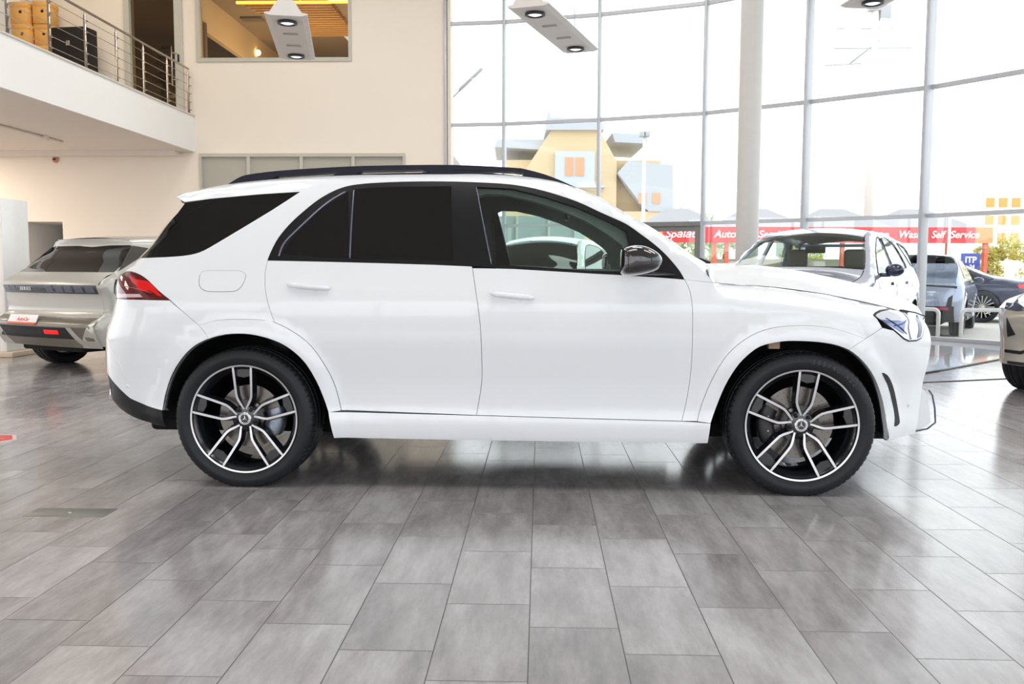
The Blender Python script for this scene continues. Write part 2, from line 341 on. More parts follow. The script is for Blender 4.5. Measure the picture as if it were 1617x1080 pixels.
def arc_text(name, s, r, a0, y, parent):
    m = MB(); a = math.radians(a0)
    for ch in s:
        cu = bpy.data.curves.new(name, 'FONT'); cu.body = ch; cu.size = .034; cu.extrude = .0008; cu.align_x = 'CENTER'; cu.align_y = 'CENTER'
        tmp = bpy.data.objects.new(name, cu); C.objects.link(tmp); me = bpy.data.meshes.new_from_object(tmp.evaluated_get(bpy.context.evaluated_depsgraph_get())); C.objects.unlink(tmp); bpy.data.objects.remove(tmp)
        M = Matrix.Rotation(-(a-PI/2), 4, 'Y') @ Matrix.Translation((0, y, r)) @ Matrix.Rotation(PI/2, 4, 'X')
        m.add([M @ v.co for v in me.vertices], [tuple(p.vertices) for p in me.polygons]); a -= math.radians(4.6)
    return m.build(name, pm('tyre lettering', (64, 67, 74), .5), parent, fix=False)
def main_wheel(car, label, rot, front):
    """rim with five twin spokes; outer face looks to -y, y=0 at the lip"""
    gb = pm('wheel gloss black', (22, 24, 30), .22, 0, .5, .6); sil = pm('machined alloy', (205, 203, 205), .28, .85)
    m = MB()
    m.lathe([(.2985, .010), (.2995, .001), (.2975, -.001)], 96, 'y', mi=0)
    m.lathe([(.2975, -.001), (.2885, .001)], 96, 'y', mi=1, smooth=False)
    m.lathe([(.2885, .001), (.2865, .006), (.280, .014), (.268, .030), (.256, .055), (.250, .10), (.246, .22), (.27, .262), (.295, .266)], 96, 'y', mi=0)
    m.lathe([(.2985, .010), (.27, .05), (.262, .12), (.262, .22), (.295, .266)], 96, 'y', mi=0)
    w = m.build('wheel', [gb, sil], car, edge=.6)
    w['label'] = label
    sp = MB()
    path = [(.292, .0500), (.26, .0482), (.22, .0462), (.18, .0440), (.14, .0418), (.118, .0392), (.100, .0325), (.080, .0215), (.062, .0110), (.050, .0055)]
    for sgn in (-1, 1):
        rows = []
        for i, (u, v) in enumerate(path):
            a = path[max(0, i-1)]; b = path[min(len(path)-1, i+1)]; t = Vector((b[0]-a[0], (b[1]-a[1])*sgn)).normalized(); nn = Vector((-t.y, t.x))
            if nn.y*sgn < 0: nn = -nn
            hw = .0066 if 0 < i < 8 else .0052
            yf = .003+.024*((.292-u)/.24)**1.3; dep = .040-.012*((.292-u)/.24)
            c = Vector((u, v*sgn))
            rows.append([(c+nn*hw, yf), (c-nn*hw*.9, yf), (c-nn*(hw+.002), yf+.004), (c-nn*(hw+.004), yf+dep), (c+nn*(hw+.012), yf+dep+.01), (c+nn*(hw+.002), yf+.005)])
        vs = [(p.x, y, p.y) for r_ in rows for p, y in r_]; fs = []; mi = []
        for i in range(len(rows)-1):
            for k in range(6): fs.append((i*6+k, i*6+(k+1) % 6, (i+1)*6+(k+1) % 6, (i+1)*6+k)); mi.append(1 if k == 0 else 0)
        n0 = len(sp.f); sp.add(vs, fs, False); sp.mi[n0:] = mi
    # the black web that joins the twins near the lip and at the hub
    sp.prism([(.294, -.047), (.294, .047), (.235, .041), (.225, 0), (.235, -.041)], .026, .046, lambda u, v, h: (u, h, v))
    sp.prism([(.10, -.028), (.10, .028), (.035, .02), (.035, -.02)], .034, .062, lambda u, v, h: (u, h, v))
    s0 = sp.build('spoke', [gb, sil], w)
    for k in range(5):
        s = s0 if k == 0 else s0.copy()
        if k: C.objects.link(s)
        s.parent = w; s.rotation_euler = (0, -(math.radians(rot)+k*2*PI/5), 0)
    h = MB(); h.lathe([(.0, .028), (.062, .028), (.074, .034), (.078, .06), (.0, .075)], 40, 'y')
    for k in range(5):
        a = math.radians(rot)+PI/5+k*2*PI/5; h.lathe([(.0, -.012), (.009, -.012), (.011, .0)], 12, 'y', (.056*math.cos(a), .028, .056*math.sin(a)), mi=1)
    h.build('hub', [gb, pm('dark steel bolt', (40, 42, 48), .3, .8)], w)
    c = MB(); c.lathe([(0, .016), (.031, .016), (.036, .020), (.037, .032)], 48, 'y', mi=0)
    c.lathe([(.0, .0153), (.027, .0153)], 40, 'y', mi=2); emblem(c, .026, .0145, 1, 1); c.lathe([(.035, .0195), (.033, .0148), (.030, .0148), (.029, .016)], 48, 'y', mi=1)
    c.build('hub_cap', [sil, pm('polished chrome', (225, 225, 230), .12, 1.0), gb], w)
    t = tyre_mesh(.388, .300, .275, .377, 360).build('tyre', pm('tyre rubber', (30, 32, 37), .5, 0, .4, bump=.1, bscale=60), w, edge=.5)
    if front: arc_text('sidewall_lettering', '285/40 R22', .342, 82, -.0135, t)
    d = MB(); r = .195 if front else .175
    d.lathe([(.06, .088), (.085, .095), (.09, .112), (r, .112), (r, .140), (.06, .140)], 72, 'y', smooth=False)
    for k in range(30 if front else 0):
        for q in (.115, .145, .175):
            a = k*PI/15+q*9; d.lathe([(0, .1115), (.0028, .1115)], 6, 'y', (q*math.cos(a), 0, q*math.sin(a)), mi=1)
    d.build('brake_disc', [pm('brake disc steel', (120, 116, 112), .32, .9, bump=.2, bscale=30), gb], w)
    cl = MB(); a0, a1 = (math.radians(150), math.radians(212)) if front else (math.radians(-32), math.radians(18))
    def cf(u, v):
        a = a0+(a1-a0)*u; pr = [(r-.07, .150), (r-.068, .082), (r-.03, .070), (r+.012, .080), (r+.02, .10), (r+.02, .150)]; i = v*5; j = min(4, int(i)); f = i-j
        rr_ = pr[j][0]*(1-f)+pr[j+1][0]*f; yy = pr[j][1]*(1-f)+pr[j+1][1]*f; return (rr_*math.cos(a), yy, rr_*math.sin(a))
    cl.grid(cf, 10, 10)
    for a in (a0+.3, a1-.3): cl.ball(((r-.03)*math.cos(a), .073, (r-.03)*math.sin(a)), .007, 8, 1)
    cl.build('brake_caliper', [pm('caliper grey', (60, 60, 64), .4, .3) if front else pm('caliper silver', (150, 158, 172), .35, .6), sil], w)
    return w

def plain_wheel(car, R, rr, w_, flat, n, spokecol, dark=True, gbar=.018):
    gb = pm('other wheel black', (20, 20, 23), .35); sil = pm(*spokecol)
    m = MB(); m.lathe([(rr, .01), (rr, -.002), (rr-.010, -.001), (rr-.016, .012), (rr-.035, .05), (rr-.045, .2), (rr-.02, w_)], 48, 'y', mi=0)
    w = m.build('wheel', [sil if not dark else gb], car, edge=.7)
    sp = MB()
    for k in range(n):
        a = 2*PI*k/n; c, s = math.cos(a), math.sin(a)
        f = lambda u, v, h, c=c, s=s: (u*c-v*s, h, u*s+v*c)
        sp.prism([(rr-.008, -gbar), (rr-.008, gbar), (.05, gbar*.55), (.05, -gbar*.55)], .008, .04, f)
    sp.lathe([(0, .012), (.05, .014), (.065, .03), (.065, .06)], 24, 'y')
    sp.build('spoke', [sil], w)
    MB().lathe([(0, .10), (rr*.62, .10), (rr*.62, .12), (0, .12)], 32, 'y', smooth=False).build('brake_disc', pm('brake disc dark', (60, 58, 56), .4, .8), w)
    tyre_mesh(R, rr, w_, flat, 96).build('tyre', pm('tyre rubber', (27, 28, 31), .62, 0, .35), w)
    return w
def place_wheels(car, w0, xs, yo, z, maker=None):
    """w0 is the near (right) side wheel; the far side ones are turned round"""
    for i, x in enumerate(xs):
        for s in (-1, 1):
            w = w0 if (i == 0 and s == -1) else copy_tree(w0, car)
            w.location = (x, s*yo, z); w.rotation_euler = (0, 0, 0 if s == -1 else PI)

# ------------------------------------------------------------------ the white SUV
SH = Shell(**GLE)
def side_lift(S, sgn): return lambda x, z, off: Vector((x, sgn*(S.Y(x, z)+off), z))
WHITE = pm('pearl white paint', (234, 237, 241), .28, 0, .5, .9, var=.01, nscale=2, coatrough=.03)
BLACKTRIM = pm('gloss black trim', (22, 22, 25), .32, 0, .35, 0)
SATIN = pm('satin black plastic', (30, 30, 33), .5, 0, .4, bump=.2)
DARKGLASS = pm('privacy glass', (12, 12, 13), .03, 0, .5, var=.02)
CLEAR = pane('green tinted glass', (.82, .94, .89, 1), .045)
CABIN = pm('cabin grey lining', (88, 94, 92), .75)
SEATM = pm('black leather', (30, 30, 33), .5, bump=.2, bscale=120)
CHROME = pm('polished chrome', (225, 225, 230), .12, 1.0)
SHADOW = pm('matt black underbody', (9, 9, 10), .85)
def P(n, a=None, b=None): return GF[n][a:b]

def build_gle():
    car = thing('sport_utility_vehicle', 'large pearl white SUV with black roof rails, side-on in the middle of the floor', 'car')
    G = GF
    fr = [(x, z) for z, x in [(z, SH.fx(z)) for z in (.299, .36, .45, .52, .589, .651, .713, .797, .85, .90, .94)]]
    rr = lambda zs: [(SH.rx(z), z) for z in zs]
    dtop = smooth(P('dlo', 0, 25), 3); dbot = P('dlo', 24)   # top edge rear to front, then bottom edge front to rear
    dlo = dtop + dbot[1:]
    archr = smooth(P('arch_rear'), 3); archf = smooth(P('arch_front'), 3)
    flr = smooth(P('flare_rear'), 3); flf = smooth(P('flare_front'), 3)
    roofline = [(x, SH.zE(x)-.0005) for x in (2.5, 2.44, 2.316, 2.19, 2.063, 1.935, 1.805, 1.697, 1.591, 1.448, 1.3, 1.1, .9, .693, .423, .239, .053, -.099, -.211, -.30, -.389, -.472)]
    qg = G['quarter_glass']
    rdc = smooth(P('rear_door_cut'), 3)
    i182 = 4
    flr_head = P('flare_rear', 0, 5)            # (-.235,.889) .. (.182,.907)
    quarter = (list(reversed(rdc)) + dtop[1:] + [(2.45, 1.135), (2.551, 1.125), (2.527, 1.201)] + roofline +
               [(-.385, 1.565)] + qg[5:8] + smooth(qg[7:], 2)[1:] + [qg[0]] +
               rr([1.23, 1.205, 1.18]) + smooth(P('tail_light', 3, 10), 2) + P('bumper_seam_rear', 1, 3) + smooth(flr_head, 3)[1:-1])
    fc = smooth(P('front_cut'), 3)
    fender = (fc + [(2.451, .392)] + flf[1:] + [P('bumper_seam_front', 1, 2)[0], (3.401, .895)] + [(3.376, .944), (3.362, .96), (3.38, .972), (3.419, .983), (3.493, .989), (3.44, 1.008)] +
              list(reversed(P('hood_cut', 2, 6))) + [(2.45, 1.135)])
    flare_f = archf[:next(i for i, p in enumerate(archf) if p[0] > 3.21)] + [(3.217, .783), (3.25, .806), (3.31, .839)] + list(reversed(flf))
    i0 = next(i for i, p in enumerate(archf) if p[0] > 3.21)
    fb = [(3.217, .783)] + archf[i0:] + [(3.56, .295), (3.635, .300), (3.677, .299)] + fr[1:] + [(3.72, .915), (3.70, .891)] + P('headlight', 8, 13) + [(3.401, .895), (3.356, .867), (3.31, .839), (3.25, .806)]
    j0 = next(i for i, p in enumerate(archr) if p[0] > -.172)
    rb = (P('tail_light', 0, 1) + [(-.554, 1.025)] + [(-.396, 1.023), (-.317, .959), (-.235, .889), (-.191, .848), (-.172, .817)] + list(reversed(archr[:j0])) +
          list(reversed(P('black_rear'))) [1:] + rr([.65, .75, .80, .876, .932, .98]))
    flare_r = [(-.172, .817), (-.191, .848)] + flr + [(.469, .42)] + list(reversed(archr[j0:-1]))
    flr_tail = [p for p in flr if p[0] > .182]
    bc = [(1.262, 1.15)] + P('b_cut', 3)
    bct = smooth(P('b_cut', 2), 2)
    rdoor = rdc + smooth([(.182, .907)] + flr_tail, 1)[1:] + [(.536, .42)] + list(reversed(bct)) + [(1.244, 1.211)] + list(reversed(P('dlo', 30)))
    rdoor = rdc + flr_tail + [(1.271, .409)] + list(reversed(bct))[1:] + [(1.244, 1.210), (1.032, 1.219), (.744, 1.227), (.397, 1.235)]
    fdoor = bct + [(1.776, .400)] + list(reversed(fc)) + P('dlo', 25, 29)[0:4]
    sill = P('sill_top') + [(2.506, .277), (2.452, .273), (1.777, .272), (1.091, .273), (.496, .278)]
    valance = P('black_rear') + [(-.445, .325)] + list(reversed(P('bottom_rear', 1, 6)))
    for sg in (-1, 1):
        L = side_lift(SH, sg)
        sheet('quarter_panel', quarter, L, WHITE, car, gap=.0008)
        sheet('fender', fender, L, WHITE, car, gap=.0009)
        sheet('wheel_arch_trim', flare_f, L, WHITE, car, gap=.0006, off=.004, thick=.03)
        sheet('wheel_arch_trim', flare_r, L, WHITE, car, gap=.0006, off=.004, thick=.03)
        b1 = sheet('front_bumper', fb, L, WHITE, car, gap=.0012, off=.002, thick=.03)
        sheet('air_vent', smooth(P('vent'), 3, True), L, SATIN, b1, off=.004, thick=.002)
        sheet('rear_bumper', rb, L, WHITE, car, gap=.0012, off=.002, thick=.03)
        sheet('rear_valance', valance, L, SATIN, car, off=.0, thick=.03)
        rd = sheet('rear_door', rdoor, L, WHITE, car, gap=.0013)
        fd = sheet('front_door', fdoor, L, WHITE, car, gap=.0013, holes=[])
        sheet('side_sill', sill, L, WHITE, car, gap=.001, off=.008, thick=.06)
        # black daylight opening with a hole for the clear front window
        fg = G['front_door_glass']
        sheet('window_frame', dlo, L, BLACKTRIM, car, holes=[fg], off=.001)
        sheet('front_window', inset(fg, -.004), lambda x, z, o, L=L: L(x, z, o-.008), CLEAR, fd, thick=.003)
        sheet('rear_window', G['rear_door_glass'], L, DARKGLASS, rd, off=.002, thick=.001)
        sheet('quarter_window', G['quarter_light'], L, DARKGLASS, rd, off=.002, thick=.001)
        sheet('rear_side_window', inset(smooth(qg, 1, True), -.001), L, DARKGLASS, car, off=.0, thick=.01)
        polyline('window_trim', [(-.38, 1.555), (-.31, 1.5), (-.36, 1.41), (-.45, 1.33), (-.55, 1.262)] if False else [(-.22, 1.583), (-.36, 1.49), (-.47, 1.37), (-.56, 1.258)], L, .0018, BLACKTRIM, car)
        chrome_r = [(.187, 1.262), (.194, 1.30), (.215, 1.345), (.27, 1.405), (.33, 1.468), (.40, 1.537), (.46, 1.585), (.52, 1.622)]
        polyline('window_trim', smooth(chrome_r, 3), L, .006, pm('glossy trim strip', (120, 122, 140), .2, .6), rd)
        polyline('window_divider', [(.566, 1.632), (.578, 1.252)], L, .005, pm('glossy trim strip', (120, 122, 140), .2, .6), rd, off=.002)
        polyline('window_divider', [(1.250, 1.648), (1.349, 1.222)], L, .0035, pm('glossy trim strip', (120, 122, 140), .2, .6), fd, off=.002)
        # seams
        GR = pm('panel gap shade', (70, 70, 72), .8)
        polyline('fuel_flap_seam', smooth([(-.243, 1.158), (-.243, 1.118), (-.225, 1.086), (-.18, 1.071), (-.10, 1.070), (-.04, 1.074), (-.008, 1.095), (.010, 1.135), (.012, 1.162)], 4), L, .0011, GR, car, off=.0003, step=.02)
        polyline('fuel_flap_seam', smooth([(-.243, 1.158), (-.22, 1.182), (-.1, 1.184), (-.02, 1.182), (.012, 1.162)], 4), L, .0005, GR, car, off=.0002, step=.02)
        # lamps
        tl = sheet('tail_lamp', smooth(P('tail_light'), 1, True), L, pm('dark red lens', (92, 10, 16), .06, 0, .6, .5), car, off=.003, thick=.02, gap=.001, step=.025)
        sheet('lamp_glow', smooth(P('tl_red'), 2, True), L, pm('bright red lens', (226, 14, 18), .1, 0, .6, .5), tl, off=.006, thick=.002, step=.025)
        polyline('lamp_guide', smooth([(-.735, 1.135), (-.70, 1.10), (-.66, 1.095), (-.58, 1.082), (-.50, 1.062)], 3), L, .0018, pm('pink light guide', (190, 90, 96), .3), tl, off=.006)
        sheet('reverse_lens', P('tl_white'), L, pm('clear white lens', (215, 185, 190), .1, 0, .6, .5), tl, off=.006, thick=.002, step=.025)
        hl = sheet('head_lamp', smooth(P('headlight'), 1, True), L, BLACKTRIM, car, off=.003, thick=.02, step=.025)
        sheet('lamp_lens', inset(P('headlight'), .007), L, pm('head lamp lens', (225, 228, 240), .1, .3, .6, .5, var=.08, nscale=7), hl, off=.008, thick=.003, step=.025)
        sheet('lamp_module', inset(P('head_dark'), .008), L, pm('head lamp module', (120, 135, 180), .12, .4, .6, .5, var=.3, nscale=12), hl, off=.011, thick=.002, step=.025)
        for q in ([(3.43, .945), (3.50, .90), (3.545, .86)], [(3.47, .905), (3.53, .915), (3.56, .93)]): polyline('lamp_rib', smooth(q, 3), L, .0025, pm('dark lamp rib', (40, 46, 80), .3), hl, off=.013)
        polyline('lamp_edge', smooth([(3.575, .975), (3.580, .93), (3.560, .89), (3.575, .83)], 3), L, .002, pm('lamp bezel', (110, 112, 140), .2, .5), hl, off=.011)
        sheet('lamp_bezel', [(3.622, .835), (3.655, .945), (3.690, .948), (3.675, .90), (3.645, .84)], L, pm('lamp bezel', (110, 112, 140), .2, .5), hl, off=.011, thick=.002, step=.02)
        # handles: a bar on two feet over a flat grey patch that paints the cup's shade
        for key, dr in (('handle_rear', rd), ('handle_front', fd)):
            pts = P(key); x0, x1 = min(p[0] for p in pts), max(p[0] for p in pts); za = pts[2][1]-.010; zb = pts[5][1]+.004
            m = MB(); N_ = 14
            def hf(u, v):
                x = x0+(x1-x0)*u; z = za+(zb-za)*u; k = (1-abs(2*u-1)**6); a = v*2*PI
                y = SH.Y(x, z)+.020*k**.5*.9+.002; return (x, sg*(y+.010*math.cos(a)), z+(.006+.009*k**.5)*math.sin(a))
            m.grid(hf, N_, 12); m.build('door_handle', WHITE, dr)
            sheet('handle_cup_shade', [(x0+.05, za-.004), (x1-.06, zb-.002), (x1-.08, zb-.022), (x0+.16, za-.030), (x0+.07, za-.022)], L, pm('handle shade', (200, 200, 192), .35), dr, off=.0008, thick=.001)
        # parking sensor
        MB().lathe([(0, -.001), (.011, -.001), (.012, .002)], 20, 'y').build('parking_sensor', WHITE, car, M=Matrix.Translation((3.60, sg*(SH.Y(3.60, .47)+.0035), .47)) @ Matrix.Scale(-sg, 4, (0, 1, 0)))
        MB().lathe([(0, -.001), (.010, -.001), (.011, .002)], 20, 'y').build('parking_sensor', WHITE, car, M=Matrix.Translation((-.665, sg*(SH.Y(-.665, .545)+.004), .545)) @ Matrix.Scale(-sg, 4, (0, 1, 0)))
        polyline('bumper_crease', smooth([(-.815, .80), (-.76, .745), (-.705, .66), (-.67, .58)], 4), L, .005, WHITE, car, off=-.002, step=.02)
        # inner lining with the same hole, wheel wells
        shell_out = roofline + [(-.385, 1.56), (-.5, 1.3), (-.7, 1.15), (-.72, .7), (-.44, .42)] + archr + [(.5, .3), (2.5, .3)] + archf + [(3.6, .32), (3.6, .92), (3.3, .99), (2.6, 1.06), (2.52, 1.1)]
        sheet('side_lining', [(x, z) for x, z in shell_out], lambda x, z, o: Vector((x, sg*(SH.Y(x, z)-.03+o), z-.004)), CABIN, car, holes=[[(1.24, 1.20), (1.235, 1.52), (1.26, 1.60), (1.30, 1.615), (1.40, 1.612), (1.55, 1.58), (1.70, 1.53), (1.85, 1.465), (1.97, 1.39), (2.05, 1.33), (2.06, 1.20)]], step=.08, thick=.02)
        for arch in (archr, archf):
            m = MB(); n = len(arch)
            ys = [.955, .90, .60]; cx = sum(p[0] for p in arch)/n
            vs = []
            for k, yy in enumerate(ys):
                for (x, z) in arch: vs.append((x, sg*(yy if k else SH.Y(x, z)-.004), z+(.02 if k else 0)))
            fs = [(k*n+i, k*n+i+1, (k+1)*n+i+1, (k+1)*n+i) for k in range(2) for i in range(n-1)]
            fs.append(tuple(range(2*n, 3*n)))
            m.add(vs, fs); m.build('wheel_well', SHADOW, car)
        # mirror
        mo = [(2.029, 1.296), (2.055, 1.313), (2.093, 1.321), (2.151, 1.315), (2.205, 1.289), (2.234, 1.26), (2.236, 1.231), (2.214, 1.195), (2.131, 1.170), (2.039, 1.166), (2.024, 1.21)]
        mo = smooth(mo, 3, True); cx, cz = 2.125, 1.24
        rows = [(.985, .55), (.995, .85), (1.03, .97), (1.08, 1.0), (1.13, .96), (1.165, .86), (1.185, .68), (1.195, .40), (1.198, .05)]
        n = len(mo); vs = [(cx+(x-cx)*k-.03*(1-k), sg*y, cz+(z-cz)*k) for y, k in rows for x, z in mo]
        fs = [(i*n+j, i*n+(j+1) % n, (i+1)*n+(j+1) % n, (i+1)*n+j) for i in range(len(rows)-1) for j in range(n)]+[tuple(range(n)), tuple(range((len(rows)-1)*n, len(rows)*n))]
        mir = MB().add(vs, fs, True).build('door_mirror', pm('gloss black mirror shell', (26, 24, 28), .07, 0, .6, 1.0), fd)
        m = MB(); f = [(2.08, .93, 1.168), (2.34, .93, 1.160), (2.30, .93, 1.188), (2.20, .935, 1.205)]
        m.grid(lambda u, v: ((2.10+.22*u), sg*(.93+(1-u)*.10+.03*math.sin(v*PI)), 1.166+(.03-.022*u)*(v)), 8, 6)
        m.build('mirror_foot', BLACKTRIM, mir)
        MB().box((2.04, .99, 1.185), (2.045, 1.16, 1.30)).build('mirror_glass', pm('mirror silver', (200, 205, 210), .03, 1.0), mir, M=Matrix.Scale(sg, 4, (0, 1, 0)) if sg > 0 else Matrix.Scale(-1, 4, (0, 1, 0)))
        sheet('mirror_sail', P('mirror_triangle'), L, BLACKTRIM, fd, off=.004, thick=.003)
        # roof rail
        rt = [(-.2, 1.669), (-.135, 1.71), (-.089, 1.728), (-.016, 1.739), (.075, 1.749), (.229, 1.76), (.515, 1.774), (.696, 1.778), (.984, 1.781), (1.199, 1.777), (1.449, 1.763), (1.52, 1.754), (1.626, 1.725), (1.715, 1.69), (1.8, 1.65)]
        rbm = [(x, SH.zE(x)-.006) for x in (1.8, 1.697, 1.591, 1.448, 1.2, .9, .7, .423, .239, .053, -.099, -.2)]
        wins = [[(.065, 1.705), (.102, 1.724), (.458, 1.744), (.427, 1.724)], [(.554, 1.729), (.591, 1.749), (.927, 1.754), (.984, 1.738)], [(1.095, 1.752), (1.449, 1.742), (1.498, 1.735), (1.516, 1.715), (1.27, 1.737)]]
        RB = pm('anodised black rail', (38, 38, 52), .32, .2)
        sheet('roof_rail', smooth(rt, 2)+rbm[1:-1], lambda x, z, o: Vector((x, sg*(SH.yE(x)+.012-.25*(z-SH.zE(x))+o), z)), RB, car, holes=wins, thick=.04, step=.04)
    # top surfaces
    def half(f): return f
    xe = lambda y: SH.fx(.94)-.005+SH.bf*(1-min(1, abs(y)/.70)**2.2)
    def hood(u, v):
        s = 2*v-1; x = 2.505+u*u*.15/(.15+u)*1.15*(SH.fx(.94)-.005-2.505) if False else 2.505+(u*.55+u*u*.45)*(SH.fx(.94)-.005-2.505); yy = s*max(SH.yE(x), SH.Y(x, SH.zE(x)-.0022)-.003 if x > 2.56 else 0); q = abs(s)
        xx = x+(xe(yy)-xe(.7))*max(0, u)**6-.0*u; z = SH.ZT(x, 0)-SH.cr(x)*q**2.2
        bulge = .012*math.exp(-((q-.48)/.12)**2)*min(1, u*3); return (xx, yy, z+bulge-.02*max(0, u-.93)/.07)
    MB().grid(hood, 48, 40).build('hood', WHITE, car)
    def nose(u, v):
        s = 2*v-1; z0 = .299+(u**.9)*(SH.zE(3.735)-.02-.299); z1 = hood(1, v)[2]; z = .299+(z1-.299)*u
        yb = SH.Y(SH.fx(z)-.004, z); return (SH.fx(z)-.004+SH.bf*(1-abs(s)**2.2), s*yb, z)
    MB().grid(nose, 30, 40).build('front_bumper', WHITE, car)
    g = MB(); NX = lambda y, z, o=.006: (SH.fx(z)+SH.bf*(1-min(1, abs(y)/.72)**2.2)+o, y, z)
    g.grid(lambda u, v: NX((2*v-1)*(.46-.06*u), .56+.30*u), 10, 20); gr = g.build('grille', SATIN, car)
    g = MB(); emblem(g, .10, 0); g.build('star_emblem', CHROME, gr, M=Matrix.Translation((3.885, 0, .71)) @ Matrix.Rotation(PI/2, 4, 'Z'))
    g = MB(); g.grid(lambda u, v: NX((2*v-1)*.6, .33+.12*u), 4, 20); g.build('lower_intake', SATIN, car)
    # splitter corner: the fin in front of the bumper's lower edge
    for sg in (-1, 1):
        out = [(3.70, .60), (3.752, .565), (3.775, .556), (3.768, .542), (3.742, .533), (3.783, .525), (3.805, .496), (3.818, .418), (3.828, .342), (3.784, .306), (3.71, .286), (3.60, .292), (3.62, .42)]
        m = MB(); m.prism([(x, z) for x, z in out], .50, .60, lambda u, v, h: (u-.25*(h-.5), sg*h, v)); m.build('splitter_fin', WHITE, car)
        m = MB(); m.tube([(3.60, sg*.603, .286), (3.70, sg*.603, .288), (3.784, sg*.603, .306), (3.828, sg*.60, .342), (3.822, sg*.60, .42), (3.806, sg*.60, .496), (3.785, sg*.6, .525)], .005, 6); m.build('splitter_trim', pm('dark chrome trim', (90, 92, 112), .25, .6), car)
        MB().prism([(3.655, .40), (3.70, .475), (3.735, .49), (3.72, .43), (3.69, .385)], .598, .606, lambda u, v, h: (u, sg*h, v)).build('intake_mesh', SATIN, car)
    def ws(u, v):
        s = 2*v-1; x = 1.70+u*.84; y = s*SH.yE(x); z = SH.ZT(x, y)-.004
        return (x+.0, y, z)
    MB().grid(ws, 24, 24).build('windscreen', CLEAR, car)
    def roof(u, v):
        s = 2*v-1; x = 1.705-u*2.177; y = s*SH.yE(x); xx = x-.16*max(0, u-.85)/.15*(1-abs(s)**2.4); return (xx, y, SH.ZT(x, y))
    MB().grid(roof, 40, 24).build('roof_panel', WHITE, car)
    MB().grid(lambda u, v: tuple(a-b for a, b in zip(roof(u*.97, .03+.94*v), (0, 0, .035))), 30, 16).build('headliner', pm('headliner grey', (96, 104, 100), .8), car)
    def rear(z0, z1, inn=0.0):
        def f(u, v):
            s = 2*v-1; z = z0+(z1-z0)*u; yb = SH.Y(SH.rx(z)+.004, z)-inn; b = SH.br*(.8 if z > 1.55 else 1); return (SH.rx(z)+.004-b*(1-abs(s)**2.6)+inn, s*yb, z)
        return f
    MB().grid(rear(1.565, 1.612), 4, 24).build('rear_spoiler', WHITE, car)
    MB().grid(rear(1.25, 1.566), 12, 24).build('rear_window', DARKGLASS, car)
    tg = MB().grid(rear(.60, 1.25), 24, 24).build('tailgate', WHITE, car)
    MB().grid(rear(.34, .60), 8, 24).build('rear_valance', SATIN, car)
    g = MB(); f = rear(1.04, 1.13, -.006); g.grid(lambda u, v: f(u, .08+.84*v), 4, 30); g.build('tail_lamp_bar', pm('dark red lens', (92, 10, 16), .06), car)
    g = MB(); emblem(g, .06, 0); g.build('star_emblem', CHROME, tg, M=Matrix.Translation((-.96, 0, 1.12)) @ Matrix.Rotation(-PI/2, 4, 'Z'))
    for sg in (-1, 1):
        m = MB(); m.tube([(-.80, sg*.62, .46), (-.895, sg*.68, .47)], [.05, .045], 16, cap=True); m.build('exhaust_tip', CHROME, car)
    # floor pan
    m = MB(); m.bevbox((-.7, -.60, .24), (3.6, .60, .34), .03); m.bevbox((.50, -.86, .262), (2.50, .86, .36), .02); m.bevbox((-.72, -.7, .32), (-.45, .7, .5), .02); m.build('underbody', SHADOW, car)
    MB().box((2.56, -.62, .34), (2.60, .62, 1.08)).build('bulkhead', SHADOW, car); MB().bevbox((-.6, -.6, .34), (.45, .6, .9), .03).build('luggage_floor', SHADOW, car)
    # cabin
    m = MB(); m.bevbox((2.12, -.78, .80), (2.55, .78, 1.12), .06); m.bevbox((2.10, .20, 1.08), (2.30, .58, 1.17), .03); m.build('dashboard', SEATM, car)
    st = MB(); st.tube([(1.98+.06*math.sin(a), .38+.18*math.cos(a), 1.04+.175*math.sin(a)) for a in [k*PI/12 for k in range(24)]], .014, 8, closed=True); st.ball((2.02, .38, 1.04), .06, 8); st.tube([(2.0, .22, 1.04), (2.0, .54, 1.04)], .015, 6); st.build('steering_wheel', SEATM, car)
    for y in (-.38, .38):
        s = MB(); s.bevbox((1.10, y-.25, .50), (1.62, y+.25, .68), .05); s.bevbox((-.07, -.25, 0), (.07, .25, .60), .05, M=Matrix.Translation((1.12, y, .62)) @ Matrix.Rotation(-.32, 4, 'Y')); s.build('front_seat', SEATM, car)
        s = MB(); s.bevbox((.85, y-.14, 1.24), (.95, y+.14, 1.42), .04); s.tube([(.92, y-.05, 1.15), (.91, y-.05, 1.30)], .008, 6); s.tube([(.92, y+.05, 1.15), (.91, y+.05, 1.30)], .008, 6); s.build('headrest', SEATM, car)
    s = MB(); s.bevbox((.10, -.62, .5), (.65, .62, .72), .05); s.bevbox((-.07, -.62, 0), (.07, .62, .6), .05, M=Matrix.Translation((.12, 0, .66)) @ Matrix.Rotation(-.35, 4, 'Y')); s.build('rear_seat', SEATM, car)
    s = MB(); s.tube([(1.72, 0, 1.62), (1.74, 0, 1.56)], .01, 6); s.bevbox((1.74, -.12, 1.50), (1.77, .12, 1.57), .012); s.build('interior_mirror', SATIN, car)
    a = main_wheel(car, 'rear wheel with silver caliper', 91, False); a.location = (0, -.965, .377)
    b = main_wheel(car, 'front wheel with drilled brake disc', 83.5, True); b.location = (2.995, -.965, .377)
    for w, x in ((a, 0), (b, 2.995)):
        c = copy_tree(w, car); c.location = (x, .965, .377); c.rotation_euler = (0, 0, PI)
    # clip seen inside the front wheel well
    MB().bevbox((2.83, -.88, .775), (2.89, -.84, .835), .004).build('shipping_tag', pm('beige tag', (186, 160, 130), .7), car)
